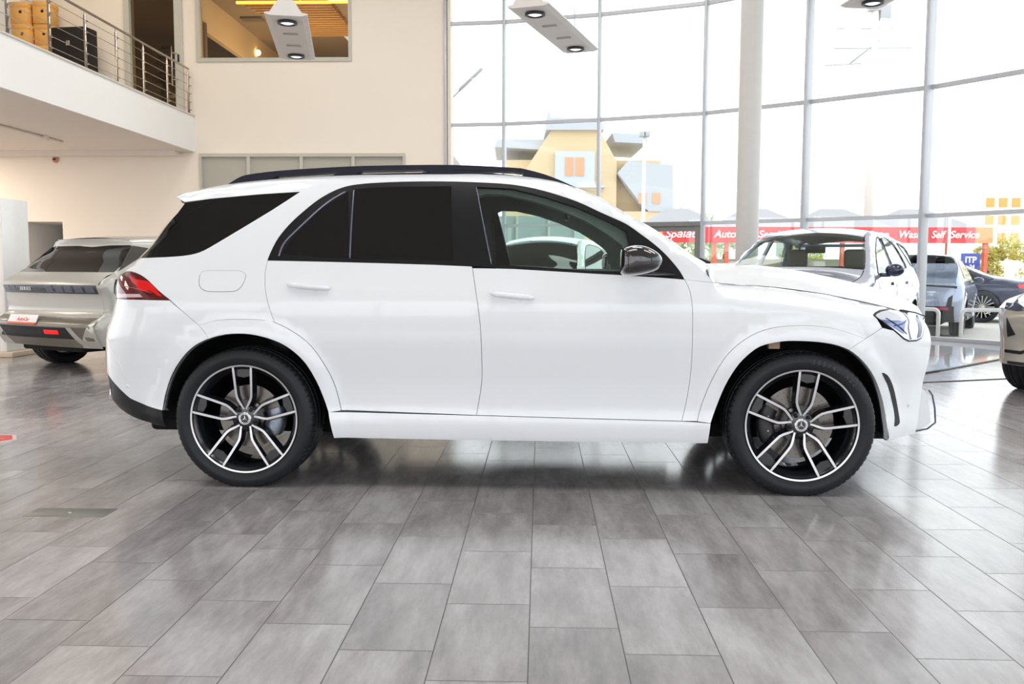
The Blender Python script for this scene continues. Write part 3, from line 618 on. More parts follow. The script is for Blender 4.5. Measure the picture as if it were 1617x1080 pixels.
    # wiper nose by the cowl
    MB().prism([(2.47, 1.245), (2.50, 1.262), (2.56, 1.24), (2.56, 1.228), (2.50, 1.232)], -.60, -.57, lambda u, v, h: (u, h, v)).build('wiper', SATIN, car)
    return car
gle = build_gle()
gle.location = (-1.40778, 5.79192, 0); gle.rotation_euler = (0, 0, -.05643056)

# ------------------------------------------------------------------ the other cars
def arc(cx, cz, r, a0, a1, n=14): return [(cx+r*math.cos(math.radians(a0+(a1-a0)*k/n)), cz+r*math.sin(math.radians(a0+(a1-a0)*k/n))) for k in range(n+1)]
def build_other(name, label, cat, loc, rz, scale, T, paint, tops, rears, fronts, side_glass, WB=2.995, arch=.43, ztopf=.94, ztopr=1.6, roofx=None, seams=(), seethrough=False, wheel=None, group=None, mirror=None, seats=False, zbot=.30, lift_z=0.0):
    car = thing(name, label, cat, loc, rz, group); car.scale = scale
    S = Shell(**T)
    zf = [zbot+.02+(ztopf-zbot-.02)*k/10 for k in range(11)]; zr = [zbot+.02+(ztopr-zbot-.02)*k/16 for k in range(17)]
    xr_top = S.rx(ztopr); xf_top = S.fx(ztopf)-.004
    top = []; x = xf_top
    while x > xr_top+.03: top.append((x, S.zE(x)-.0005)); x -= .05
    outl = arc(0, .377, arch, 188, -8) + [(.9, zbot), (WB-.9, zbot)] + arc(WB, .377, arch, 188, -8) + [(S.fx(z)-.004, z) for z in zf] + top + [(S.rx(z)+.004, z) for z in reversed(zr)]
    glass = DARKGLASS if not seethrough else CLEAR
    for sg in (-1, 1):
        L = side_lift(S, sg)
        b = sheet('body_side', outl, L, paint, car, holes=[inset(g, .0) for g in side_glass] if seethrough else (), step=.08, thick=.03)
        for g in side_glass:
            if not seethrough: sheet('side_window', g, L, glass, car, off=.002, thick=.001, step=.08)
            else: sheet('side_window', g, L, glass, car, off=-.006, thick=.001, step=.08)
            polyline('window_trim', smooth(g, 2, True)+[g[0]], L, .007, BLACKTRIM, car)
        for q in seams: polyline('door_seam', smooth(q, 3), L, .0022, pm('panel gap shade', (70, 70, 72), .8), b, off=.0002)
        m = MB()
        for cx in (0, WB):
            a = arc(cx, .377, arch, 188, -8); n = len(a)
            for k in range(n-1):
                p, q = a[k], a[k+1]; yo = S.Y(*p)-.004
                m.add([(p[0], sg*yo, p[1]), (q[0], sg*(S.Y(*q)-.004), q[1]), (q[0], sg*.55, q[1]), (p[0], sg*.55, p[1])], [(0, 1, 2, 3)])
            m.add([(p_[0], sg*.55, p_[1]) for p_ in a], [tuple(range(n))])
        m.build('wheel_well_lining', SHADOW, car)
        if mirror:
            mm = MB(); mm.ball((mirror[0], sg*(mirror[1]+.10), mirror[2]), .11, 10, sq=(.75, 1.0, .72)); mm.tube([(mirror[0]+.05, sg*(mirror[1]-.06), mirror[2]-.06), (mirror[0], sg*(mirror[1]+.05), mirror[2]-.06)], .025, 8)
            mm.build('door_mirror', mirror[3], car)
    xe = lambda s: S.fx(ztopf)-.004+S.bf*(1-abs(s)**2.2)
    for (nm, x0, x1, mat, nose) in tops:
        def f(u, v, x0=x0, x1=x1, nose=nose):
            s = 2*v-1; x = x0+(x1-x0)*u; y = s*min(S.yE(x), S.Y(x, S.zE(x))); z = S.ZT(x, 0)-S.cr(x)*abs(s)**2.2
            if nose: x += (xe(s)-xe(1))*u**5; z -= .03*max(0, u-.9)/.1
            return (x, y, z)
        MB().grid(f, 20, 16).build(nm, mat, car)
    RF = lambda y, z, off: Vector((S.rx(z)+.004-S.br*(1-min(1, abs(y)/max(.3, S.Y(S.rx(z)+.004, z)))**2.6)-off, y, z))
    FF = lambda y, z, off: Vector((S.fx(z)-.004+S.bf*(1-min(1, abs(y)/max(.3, S.Y(S.fx(z)-.004, z)))**2.2)+off, y, z))
    for (nm, z0, z1, mat) in rears:
        def f(u, v, z0=z0, z1=z1):
            z = z0+(z1-z0)*u; yb = S.Y(S.rx(z)+.004, z); return tuple(RF((2*v-1)*yb, z, 0))
        MB().grid(f, 12, 24).build(nm, mat, car)
    for (nm, z0, z1, mat) in fronts:
        def f(u, v, z0=z0, z1=z1):
            z = z0+(z1-z0)*u; yb = S.Y(S.fx(z)-.004, z); return tuple(FF((2*v-1)*yb, z, 0))
        MB().grid(f, 12, 24).build(nm, mat, car)
    m = MB(); m.bevbox((S.rx(.5)+.1, -.55, zbot-.06), (S.fx(.5)-.1, .55, zbot+.12), .03); m.bevbox((.5, -.85, zbot-.02), (WB-.5, .85, zbot+.05), .02); m.build('underbody', SHADOW, car)
    if seats:
        for y in (-.38, .38):
            s = MB(); s.bevbox((-.07, -.25, 0), (.07, .25, .62), .06, M=Matrix.Translation((1.25, y, .62)) @ Matrix.Rotation(-.25, 4, 'Y')); s.build('front_seat', seats, car)
            s = MB(); s.bevbox((1.04, y-.14, 1.24), (1.14, y+.14, 1.50), .05); s.build('headrest', seats, car)
        MB().bevbox((1.98, -.74, .80), (2.36, .74, 1.16), .05).build('dashboard', SATIN, car)
        MB().grid(lambda u, v: (-.3+2.1*u, (2*v-1)*(S.yE(-.3+2.1*u)-.03), S.ZT(-.3+2.1*u, (2*v-1)*.5)-.05-.03*abs(2*v-1)), 12, 10).build('headliner', pm('taupe headliner', (120, 112, 106), .8), car)
        MB().bevbox((.05, -.6, .5), (.20, .6, 1.27), .06).build('rear_seat', seats, car)
        MB().bevbox((1.62, -.13, 1.44), (1.66, .13, 1.53), .015).build('interior_mirror', SATIN, car)
    w = wheel(car); place_wheels(car, w, (0, WB), .925 if not T.get('_wy') else T['_wy'], .377 if not T.get('_wz') else T['_wz'])
    return car, S, RF, FF
def gwheel(n=10, col=('other alloy', (190, 190, 192), .35, .7), dark=True, gbar=.018): return lambda car: plain_wheel(car, .388, .285, .24, .377, n, col, dark, gbar)
DLOF = [(.20, 1.25), (.25, 1.36), (.38, 1.52), (.56, 1.61), (1.1, 1.645), (1.5, 1.63), (1.80, 1.53), (2.07, 1.39), (2.28, 1.22), (2.30, 1.16), (1.9, 1.175), (1.2, 1.21), (.6, 1.235)]
F1 = [(.20, 1.25), (.25, 1.36), (.38, 1.52), (.56, 1.61), (1.15, 1.64), (1.20, 1.22), (.6, 1.235)]
F2 = [(1.24, 1.63), (1.5, 1.615), (1.80, 1.51), (2.07, 1.37), (2.24, 1.22), (2.24, 1.17), (1.9, 1.18), (1.30, 1.215)]
F0 = [(-.50, 1.27), (-.36, 1.50), (-.2, 1.56), (.15, 1.60), (-.02, 1.45), (-.15, 1.33), (-.25, 1.28)]
SEAMS = [[(1.235, 1.21), (1.28, 1.0), (1.30, .75), (1.28, .5), (1.26, .36)], [(2.37, 1.15), (2.41, .98), (2.41, .65), (2.37, .38)], [(.15, 1.24), (.12, 1.1), (.17, .92), (.42, .75), (.5, .5)]]

# silver electric hatchback, seen from behind
T1 = dict(base=[(.15, .84), (.3, .90), (.5, .93), (.75, .95), (.95, .94), (1.02, .93), (1.3, .80), (1.58, .66)],
 rear=[(.20, -.62), (.33, -.70), (.42, -.76), (.52, -.79), (.55, -.80), (.60, -.76), (.70, -.64), (.88, -.66), (1.00, -.70), (1.03, -.67), (1.10, -.58), (1.15, -.46), (1.30, -.28), (1.45, -.12), (1.53, -.14), (1.58, -.16), (1.7, -.1)],
 front=[(.2, 3.5), (.5, 3.72), (.8, 3.72), (1.0, 3.5)], yE=[(-.3, .62), (1.5, .62), (2.6, .78), (3.7, .62)],
 zE=[(-.3, 1.50), (.2, 1.54), (1.0, 1.56), (1.6, 1.51), (2.6, 1.06), (3.2, .98), (3.6, .88)], hR=[(-.3, .05), (1.5, .08), (3.5, .12)], yr=.86, yf=.7, Lr=.25, Lf=.7, bulge_r=.07, bulge_f=.12, crown=[(-.3, .03), (3.5, .05)])
SILV = pm('champagne silver paint', (178, 176, 170), .36, .25, .5, .5, var=.02); SILV2 = pm('champagne grey plastic', (112, 108, 98), .35, .4, .5, .3)
G1 = [[(-.02, 1.16), (.05, 1.30), (.25, 1.43), (.6, 1.48), (1.15, 1.50), (1.5, 1.46), (2.1, 1.22), (2.2, 1.09), (1.0, 1.07)]]
ev, S1, R1, FR1 = build_other('electric_hatchback', 'silver electric hatchback seen from behind with a full-width pixel light bar', 'car', (-4.95, 10.83, 0), math.radians(61), (1, 1, 1), T1, SILV,
 [('hood', 2.55, 3.58, SILV, True), ('windscreen', 1.62, 2.56, DARKGLASS, False), ('roof_panel', -.14, 1.64, SILV, False)],
 [('rear_window', 1.14, 1.45, DARKGLASS), ('rear_spoiler', 1.45, 1.53, SILV), ('tailgate', .64, 1.14, SILV), ('rear_bumper', .30, .64, SILV2)], [('front_bumper', .30, .92, SILV)], G1,
 arch=.41, ztopf=.92, ztopr=1.50, seams=[SEAMS[0], SEAMS[1], [(.0, 1.10), (.1, .98), (.42, .8), (.48, .5)]], wheel=gwheel(5, ('other alloy', (190, 190, 192), .35, .7), True, .05), mirror=(1.9, .93, 1.08, SILV))
BARM = pm('light bar glass', (54, 56, 64), .1, 0, .5, .5); PIX = pm('light bar pixel', (96, 100, 112), .3, .0, var=.3, nscale=30)
for s in (-1, 1): sheet('pillar_panel', [(-.44, 1.15), (-.13, 1.445), (.16, 1.41), (-.10, 1.30)], side_lift(S1, s), pm('dark pillar panel', (58, 54, 50), .3, 0, .4), ev, off=.004)
lb = sheet('light_bar', [(-.84, .90), (.86, .90), (.86, 1.0), (-.84, 1.0)], R1, BARM, ev, off=.003, thick=.002, step=.1)
for i, y in enumerate((-.74, -.58, -.42, -.27, -.10, .62, .76)): sheet('light_pixel', [(y-.06, .915), (y+.06, .915), (y+.06, .985), (y-.06, .985)], R1, PIX, lb, off=.006, thick=.002, step=.1)
sheet('bumper_strip', [(-.58, .40), (.84, .40), (.88, .525), (-.50, .525)], R1, SATIN, ev, off=.004, thick=.003, step=.1)
sheet('fog_lamp', [(-.36, .45), (-.12, .45), (-.12, .495), (-.36, .495)], R1, pm('red fog lamp', (235, 20, 16), .2, emit=(255, 20, 10), estr=.6), ev, off=.008, thick=.003, step=.1)
sheet('bumper_blade', [(-.76, .30), (-.66, .30), (-.50, .53), (-.57, .53)], R1, SILV, ev, off=.010, thick=.008, step=.1)
for s in (-1, 1): sheet('bumper_corner', [(s*.62, .30), (s*.90, .30), (s*.90, .62), (s*.86, .62)], R1, SILV, ev, off=.006, thick=.004, step=.1)
def text(name, body, size, mat, parent, M, bold=.0, ext=.002, shear=0.0, align='CENTER', space=1.0):
    cu = bpy.data.curves.new(name, 'FONT'); cu.body = body; cu.size = size; cu.extrude = ext; cu.offset = bold; cu.align_x = align; cu.align_y = 'CENTER'; cu.shear = shear; cu.space_character = space
    tmp = bpy.data.objects.new(name, cu); C.objects.link(tmp)
    dg = bpy.context.evaluated_depsgraph_get(); me = bpy.data.meshes.new_from_object(tmp.evaluated_get(dg)); C.objects.unlink(tmp); bpy.data.objects.remove(tmp)
    me.transform(M); me.materials.clear(); return link(name, me, mat, parent)
REARM = lambda y, z, off, tilt=0: Matrix.Translation(R1(y, z, off)) @ Matrix.Rotation(-PI/2, 4, 'Z') @ Matrix.Rotation(PI/2+tilt, 4, 'X')
text('lettering', 'SERIES', .055, pm('silver lettering', (200, 202, 206), .3, .5), lb, REARM(.33, .95, .012), .001, .003, space=1.35)
pl = thing('x', None, None); bpy.data.objects.remove(pl)
a = R1(-.14, .60, .012); 
m = MB(); m.bevbox((-.26, -.055, 0), (.26, .060, .012), .004); plate = m.build('number_plate', pm('white plate', (228, 226, 226), .4), ev, M=REARM(.26, .60, .020, -.45))
MB().bevbox((-.26, -.060, .001), (.26, -.036, .015), .003).build('plate_strip', pm('orange red strip', (214, 92, 66), .5), plate, M=REARM(.26, .60, .020, -.45))
text('plate_lettering', 'AutoCar', .062, pm('orange red print', (205, 96, 76), .5), plate, REARM(.26, .60, .034, -.45) @ Matrix.Translation((.01, .004, 0)), .0015, .001, .2)

# rounded SUV table shared by the upright cars
ZE2 = GLE['zE'][:20]+[(2.441, 1.262), (2.53, 1.205), (2.65, 1.155), (2.85, 1.108), (3.108, 1.072), (3.258, 1.045), (3.459, 1.003), (3.65, .95), (3.75, .90)]
def suv(**kw):
    kw.setdefault('zE', [p for p in GLE['zE'] if p[0] < 2.4]+ZE2[-9:])
    t = dict(GLE); t['flares'] = GLE['flares']; t.update(kw); return t
TOPS = lambda p, g: [('hood', 2.50, 3.735, p, True), ('windscreen', 1.83, 2.50, g, False), ('roof_panel', -.472, 1.835, p, False)]
REARS = lambda p, g: [('rear_spoiler', 1.565, 1.612, p), ('rear_window', 1.25, 1.566, g), ('tailgate', .60, 1.25, p), ('rear_valance', .34, .60, SATIN)]
FRONTS = lambda p: [('front_bumper', .32, .915, p)]
LAV = pm('pale silver and lilac reflection paint', (196, 198, 214), .16, .3, .5, .9, var=.02); NAVY = pm('navy blue gloss', (32, 40, 70), .1, 0, .5, .9)  # lilac holds the compact SUV's bright window reflections; its body is dark blue
BEIGE = pm('grey leather', (128, 118, 110), .6)
CR2 = [(-.5, .04), (1.6, .06), (2.0, .07), (2.3, .05), (2.50, .035), (2.7, .06), (3.0, .10), (3.5, .10), (3.8, .08)]
bs, S2, R2, FR2 = build_other('compact_suv', 'dark blue SUV coloured lilac by painted reflections, facing us behind the white nose, grey seats behind its windscreen', 'car', (4.78, 12.95, 0), math.radians(-90-33), (.97, .98, .97), suv(crown=CR2), LAV,
 TOPS(LAV, CLEAR), REARS(LAV, CLEAR), FRONTS(LAV), [F0, F1, F2], ztopf=.915, ztopr=1.60, seams=SEAMS, seethrough=True, wheel=gwheel(10), mirror=(2.12, .97, 1.22, NAVY), seats=BEIGE)
for sg in (-1, 1):
    L = side_lift(S2, sg)
    for x in (.45, 1.50): sheet('door_handle', [(x-.09, 1.03), (x+.09, 1.03), (x+.07, 1.07), (x-.07, 1.07)], L, NAVY, bs, off=.02, thick=.02)
    sheet('head_lamp', P('headlight'), L, CHROME, bs, off=.004)
sheet('grille', [(-.45, .55), (.45, .55), (.40, .86), (-.40, .86)], FR2, SATIN, bs, off=.006, step=.1)

WH2 = pm('plain white paint', (232, 234, 236), .2, 0, .5, .8, var=.01)
wc, S3, R3, FR3 = build_other('white_suv', 'white SUV parked beyond the side windows of the large white SUV', 'car', (.93, 14.9, 0), math.radians(-90-17), (.96, .86, .94), suv(crown=CR2), WH2,
 TOPS(WH2, DARKGLASS), REARS(WH2, DARKGLASS), FRONTS(WH2), [DLOF, F0], ztopf=.915, ztopr=1.60, seams=SEAMS, wheel=gwheel(10), mirror=(2.12, .95, 1.17, WH2))
sheet('grille', [(-.45, .55), (.45, .55), (.40, .86), (-.40, .86)], FR3, SATIN, wc, off=.006, step=.1)
for sg in (-1, 1): sheet('head_lamp', P('headlight'), side_lift(S3, sg), CHROME, wc, off=.004)

GRB = pm('warm grey paint', (176, 173, 165), .22, .35, .5, .8, var=.015)
rc, S4, R4, FR4 = build_other('crossover', 'warm grey crossover cut off by the right edge, its nose and one black tyre showing', 'car', (7.99, 9.73, 0), math.radians(-149), (.93, .93, .93), suv(), GRB,
 TOPS(GRB, DARKGLASS), REARS(GRB, DARKGLASS), FRONTS(GRB), [DLOF, F0], ztopf=.915, ztopr=1.60, seams=SEAMS, wheel=gwheel(7), mirror=(2.12, .95, 1.17, GRB))
for sg in (-1, 1):
    L4 = side_lift(S4, sg)
    hl = sheet('head_lamp', [(3.30, .93), (3.42, .985), (3.60, .985), (3.74, .95), (3.74, .90), (3.55, .88)], L4, pm('head lamp lens', (225, 228, 240), .1, .3), rc, off=.003)
    sheet('head_lamp_front', [(sg*.70, .885), (sg*.70, .95), (sg*.55, .945), (sg*.42, .885), (sg*.55, .87)], FR4, pm('head lamp dark', (70, 78, 100), .1, .3, .5, .5), hl, off=.006, step=.1)
    sheet('air_vent', [(sg*.66, .60), (sg*.66, .80), (sg*.56, .63)], FR4, SATIN, rc, off=.006, step=.1)
    sheet('bumper_slash', [(sg*.70, .44), (sg*.50, .435), (sg*.30, .52), (sg*.32, .54), (sg*.50, .47), (sg*.70, .47)], FR4, BLACKTRIM, rc, off=.008, step=.1)
sheet('lower_intake', [(-.38, .36), (.38, .36), (.26, .50), (-.26, .50)], FR4, SATIN, rc, off=.007, step=.1)
sheet('front_splitter', [(-.66, .325), (.66, .325), (.66, .355), (-.66, .355)], FR4, SATIN, rc, off=.012, step=.1)

# cars outside on the forecourt
GRY = pm('blue grey paint', (150, 160, 182), .2, .35, .5, .8, var=.02); DKB = pm('dark blue paint', (40, 46, 74), .12, .2, .5, .9)
T5 = suv(rear=[(.25, -.55), (.40, -.76), (.55, -.84), (.75, -.86), (.95, -.82), (1.08, -.74), (1.14, -.66), (1.22, -.50), (1.40, -.22), (1.56, .10), (1.62, .2)], crown=CR2)
cs, S5, R5, FR5 = build_other('coupe_suv', 'blue grey coupe SUV outside the glass, seen from behind with twin exhausts', 'car', (8.05, 17.85, -.10), math.radians(59), (.90, .93, .90), T5, GRY,
 [('hood', 2.505, 3.735, GRY, True), ('windscreen', 1.70, 2.52, DARKGLASS, False), ('roof_panel', .10, 1.705, GRY, False)],
 [('rear_window', 1.14, 1.56, pm('blue tinted glass', (70, 84, 108), .1)), ('tailgate', .66, 1.14, GRY), ('rear_bumper', .32, .66, SATIN)], FRONTS(GRY), [DLOF], ztopf=.915, ztopr=1.56, seams=SEAMS, wheel=gwheel(10), mirror=(2.12, .95, 1.17, DKB))
for s in (-1, 1):
    sheet('bumper_vent', [(s*.66, .62), (s*.76, .62), (s*.78, .90), (s*.70, .84)], R5, SATIN, cs, off=.006, step=.1)
    sheet('tail_lamp', [(s*.02, 1.10), (s*.84, 1.04), (s*.84, 1.08), (s*.02, 1.12)], R5, BLACKTRIM, cs, off=.006, step=.1)  # black strip paints the dark crease of the trunk lip, not a lamp
    sheet('reflector', [(s*.40, .57), (s*.72, .58), (s*.70, .64), (s*.42, .64)], R5, pm('dull red lens', (150, 50, 76), .3), cs, off=.008, step=.1)
    m = MB(); p = R5(s*.50, .44, 0)
    for d in (-.075, .075): m.lathe([(.045, 0), (.058, 0), (.062, .02), (.055, .1), (.045, .02)], 20, 'y', (0, -.03, 0)) if False else m.tube([(p.x-.03, p.y+d, .44), (p.x+.1, p.y+d, .44)], .058, 16, cap=False)
    m.build('exhaust_tip', CHROME, cs)
TS = dict(base=[(.15, .84), (.3, .90), (.5, .92), (.75, .94), (.9, .93), (.98, .90), (1.2, .80), (1.42, .66)],
 rear=[(.25, -.70), (.35, -.85), (.55, -.93), (.80, -.95), (.95, -.92), (1.0, -.9)], front=[(.2, 3.5), (.5, 3.75), (.8, 3.7), (1.0, 3.5)],
 yE=[(-1, .68), (-.3, .70), (.5, .60), (1.8, .60), (2.5, .74), (3.7, .6)], zE=[(-1.0, .99), (-.5, 1.06), (-.2, 1.10), (.5, 1.36), (1.0, 1.43), (1.6, 1.42), (2.5, 1.04), (3.2, .95), (3.7, .82)], hR=[(-1, .10), (.5, .07), (3.5, .1)],
 yr=.80, yf=.7, Lr=.35, Lf=.7, bulge_r=.10, bulge_f=.12, crown=[(-1, .03), (3.7, .05)])
GS = [[(-.22, 1.06), (.10, 1.17), (.5, 1.31), (1.0, 1.38), (1.5, 1.37), (2.1, 1.12), (2.2, 1.02), (1.0, 1.0), (.2, 1.0)]]
sd, S6, R6, FR6 = build_other('sedan', 'dark blue sedan out on the forecourt with silver multi-spoke wheels', 'car', (11.85, 22.5, -.10), math.radians(150), (1, 1, 1), TS, DKB,
 [('hood', 2.5, 3.6, DKB, True), ('windscreen', 1.6, 2.52, DARKGLASS, False), ('roof_panel', .55, 1.62, DKB, False), ('rear_window', -.20, .57, DARKGLASS, False), ('boot_lid', -.90, -.18, DKB, False)],
 [('boot_panel', .55, .97, DKB), ('rear_bumper', .32, .55, DKB)], [('front_bumper', .32, .85, DKB)], GS, ztopf=.85, ztopr=.97, arch=.42, seams=[SEAMS[1]], wheel=gwheel(16, ('sedan alloy', (214, 210, 205), .3, .6), True, .012), mirror=(2.0, .92, 1.02, DKB))
for s in (-1, 1):
    tl_ = sheet('tail_lamp', [(-.93, .82), (-.93, .93), (-.72, .93), (-.76, .84)], side_lift(S6, s), pm('bright red lens', (226, 14, 18), .1), sd, off=.004)
LBL = pm('slate blue paint', (70, 84, 120), .2, .2, .5, .7)
hb, S7, R7, FR7 = build_other('estate_car', 'slate blue estate car with a silver roof on the forecourt behind the sedan', 'car', (17.0, 27.6, -.10), math.radians(66), (.86, .9, .84), T1, LBL,
 [('hood', 2.55, 3.58, LBL, True), ('windscreen', 1.62, 2.56, DARKGLASS, False), ('roof_panel', -.14, 1.64, LAV, False)],
 [('rear_window', 1.10, 1.50, pm('blue tinted glass', (70, 84, 108), .1)), ('rear_spoiler', 1.50, 1.585, LAV), ('tailgate', .64, 1.10, LBL), ('rear_bumper', .30, .64, LBL)], [('front_bumper', .30, .92, LBL)], G1,
 arch=.41, ztopf=.92, ztopr=1.555, wheel=gwheel(10), mirror=(1.9, .93, 1.08, LBL))
sheet('tail_lamp', [(-.84, .96), (.84, .96), (.84, 1.03), (-.84, 1.03)], R7, pm('bright red lens', (226, 14, 18), .1), hb, off=.004, step=.1)

# ------------------------------------------------------------------ the room (a, b are the tile directions; BM turns them into the world)
YAW = .0313726
BM = Matrix.Rotation(-YAW, 4, 'Z')
def bw(a, b, z=0): return BM @ Vector((a, b, z))
def struct(name, m, mat, parent=None, M=BM, **k):
    o = m.build(name, mat, parent, M=M if parent is None else None, **k)
    if parent is None: o['kind'] = 'structure'
    return o
WALLM = pm('cream wall paint', (242, 231, 217), .7, var=.015, nscale=1.5, bump=.05, bscale=40)
WHITEP = pm('white plaster', (240, 238, 235), .6, var=.01)
SOFFIT = pm('soffit plaster', (232, 222, 212), .75, var=.015)
ALU = pm('grey aluminium', (196, 198, 204), .4, .25)
ALUL = pm('pale beige frame', (196, 192, 180), .5)
ALUD = pm('dark grey door frame', (128, 128, 126), .45, .2)
STEEL = pm('brushed steel', (196, 188, 178), .25, .95)

def floor_material():
    m = bpy.data.materials.new('grey wood-look tiles'); g = N(m); out = g.new('ShaderNodeOutputMaterial'); b = g.new('ShaderNodeBsdfPrincipled'); g.l.new(b.outputs[0], out.inputs[0])
    geo = g.new('ShaderNodeNewGeometry').outputs['Position']; sp = g.new('ShaderNodeSeparateXYZ'); g.l.new(geo, sp.inputs[0])
    x, y = sp.outputs[0], sp.outputs[1]; c, s = math.cos(YAW), math.sin(YAW)
    a = g.math('SUBTRACT', g.math('MULTIPLY', x, c), g.math('MULTIPLY', y, s)); bb = g.math('ADD', g.math('MULTIPLY', x, s), g.math('MULTIPLY', y, c))
    u = g.math('DIVIDE', g.math('SUBTRACT', a, -.0312), .3); col = g.math('FLOOR', u); fu = g.math('SUBTRACT', u, col)
    v = g.math('DIVIDE', g.math('ADD', g.math('SUBTRACT', bb, 3.52), g.math('MULTIPLY', col, .2)), .6); row = g.math('FLOOR', v); fv = g.math('SUBTRACT', v, row)
    eu = g.math('MULTIPLY', g.math('MINIMUM', fu, g.math('SUBTRACT', 1.0, fu)), .3); ev_ = g.math('MULTIPLY', g.math('MINIMUM', fv, g.math('SUBTRACT', 1.0, fv)), .6)
    e = g.math('MINIMUM', g.math('DIVIDE', eu, .0026), g.math('DIVIDE', ev_, .0026))
    joint = g.math('MINIMUM', 1.0, g.math('POWER', g.math('MAXIMUM', e, 0.0), 2.0))
    cb = g.new('ShaderNodeCombineXYZ'); g.put(cb, 0, col); g.put(cb, 1, row); wn = g.new('ShaderNodeTexWhiteNoise', noise_dimensions='2D'); g.l.new(cb.outputs[0], wn.inputs['Vector']); rnd = wn.outputs['Value']
    cv = g.new('ShaderNodeCombineXYZ'); g.put(cv, 0, g.math('MULTIPLY', a, 7.0)); g.put(cv, 1, g.math('ADD', g.math('MULTIPLY', bb, 1.6), g.math('MULTIPLY', rnd, 37.0))); g.put(cv, 2, g.math('MULTIPLY', rnd, 91.0))
    n1 = g.noise(cv.outputs[0], 1.3, 5, .6)
    cv2 = g.new('ShaderNodeCombineXYZ'); g.put(cv2, 0, g.math('MULTIPLY', a, 30.0)); g.put(cv2, 1, g.math('MULTIPLY', bb, 7.0)); g.put(cv2, 2, g.math('MULTIPLY', rnd, 50.0))
    n2 = g.noise(cv2.outputs[0], 1.5, 6, .7)
    t = g.math('ADD', g.math('MULTIPLY', n1, .62), g.math('ADD', g.math('MULTIPLY', n2, .26), g.math('MULTIPLY', rnd, .16)))
    base = g.ramp(t, [(.36, srgb(128, 124, 125)), (.53, srgb(154, 150, 151)), (.70, srgb(178, 175, 177))])
    g.put(b, 'Base Color', g.mix(joint, srgb(58, 55, 56), base))
    g.put(b, 'Roughness', g.math('ADD', g.math('MULTIPLY', n2, .10), g.math('MULTIPLY_ADD', g.math('SUBTRACT', 1.0, joint), .4, .10)))
    g.put(b, 'Specular IOR Level', .8)
    bn = g.new('ShaderNodeBump'); bn.inputs['Strength'].default_value = .35; bn.inputs['Distance'].default_value = .0015
    g.l.new(joint, bn.inputs['Height']); g.l.new(bn.outputs[0], b.inputs['Normal'])
    return m
fm = MB()
# floor outline follows the curved glass
PF = [(-1.37, 18.97), (-.16, 18.80), (1.75, 18.24), (3.70, 17.45), (5.30, 16.25), (6.85, 14.93), (7.98, 13.28), (8.85, 11.45), (9.45, 9.5), (9.8, 7.5), (9.95, 5.5), (10.0, 3.5), (10.0, 1.5), (10.0, -.5), (10.0, -2.5), (10.0, -4.5), (10.0, -6.5)]
flo = [(p[0], p[1]) for p in PF] + [(-15, -6.5), (-15, 23.5), (-1.37, 23.5)]
fm.prism(flo, -.12, 0.0)
fl = fm.build('floor', floor_material()); fl['kind'] = 'structure'
# glossy white threshold strip inside the glass
th = MB(); inner = [(1.0, 16.2), (2.5, 14.6), (3.55, 12.4), (4.35, 10.05), (6.45, 11.85), (7.3, 9.6), (8.5, 9.0)]
edge = [Vector(p).to_3d() for p in [(4.35, 9.85), (5.2, 10.62), (6.39, 11.73), (7.2, 12.35)]]
thp = [(2.9, 16.9), (2.9, 14.5), (3.4, 12.0), (4.35, 9.85), (5.2, 10.62), (6.39, 11.73), (7.2, 12.35), (7.55, 12.5), (7.95, 13.05), (6.80, 14.80), (5.22, 16.1), (3.6, 17.25)]
th.prism(thp, .0, .018); t_ = th.build('trim_1', pm('polished white threshold', (222, 224, 226), .06, 0, .6, .3), None); t_['kind'] = 'structure'
th = MB(); th.tube([(p[0]-.0, p[1], .008) for p in thp[3:8]], .012, 6); th.tube([(2.9, 14.5, .008), (3.4, 12.0, .008), (4.35, 9.85, .008)], .012, 6); t_ = th.build('trim_2', pm('dark edge strip', (70, 68, 72), .4)); t_['kind'] = 'structure'

BWL = 18.85
# back wall with its openings, as plain blocks around them
W = MB()
def wb(a0, a1, z0, z1, b0=BWL, b1=BWL+.28, m=None): (m or W).box((a0, b0, z0), (a1, b1, z1))
wb(-15, -11.12, 0, 4.33); wb(-11.12, -10.15, 2.15, 4.33); wb(-10.15, -7.17, 0, 4.33); wb(-7.17, -2.83, 0, 2.3); wb(-7.17, -2.83, 3.57, 5.45); wb(-2.83, -1.93, 0, 8.4); wb(-7.17, -3.92, 7.2, 8.4)
wb(-3.92, -2.83, 5.45, 8.4); wb(-7.35, -7.17, 4.33, 8.4); wb(-7.45, -7.35, 4.33, 8.4); wb(-7.62, -7.45, 6.95, 8.4); wb(-8.59, -7.62, 6.95, 8.4); wb(-11.0, -8.68, 4.33, 8.4); wb(-11.9, -11.0, 6.9, 8.4); wb(-15, -11.9, 4.33, 8.4)
struct('wall_back', W, WALLM)
W = MB(); W.box((-1.93, BWL-.05, 0), (-1.87, BWL+.5, 8.4)); struct('trim_3', W, pm('pale wall edge', (232, 220, 205), .6))
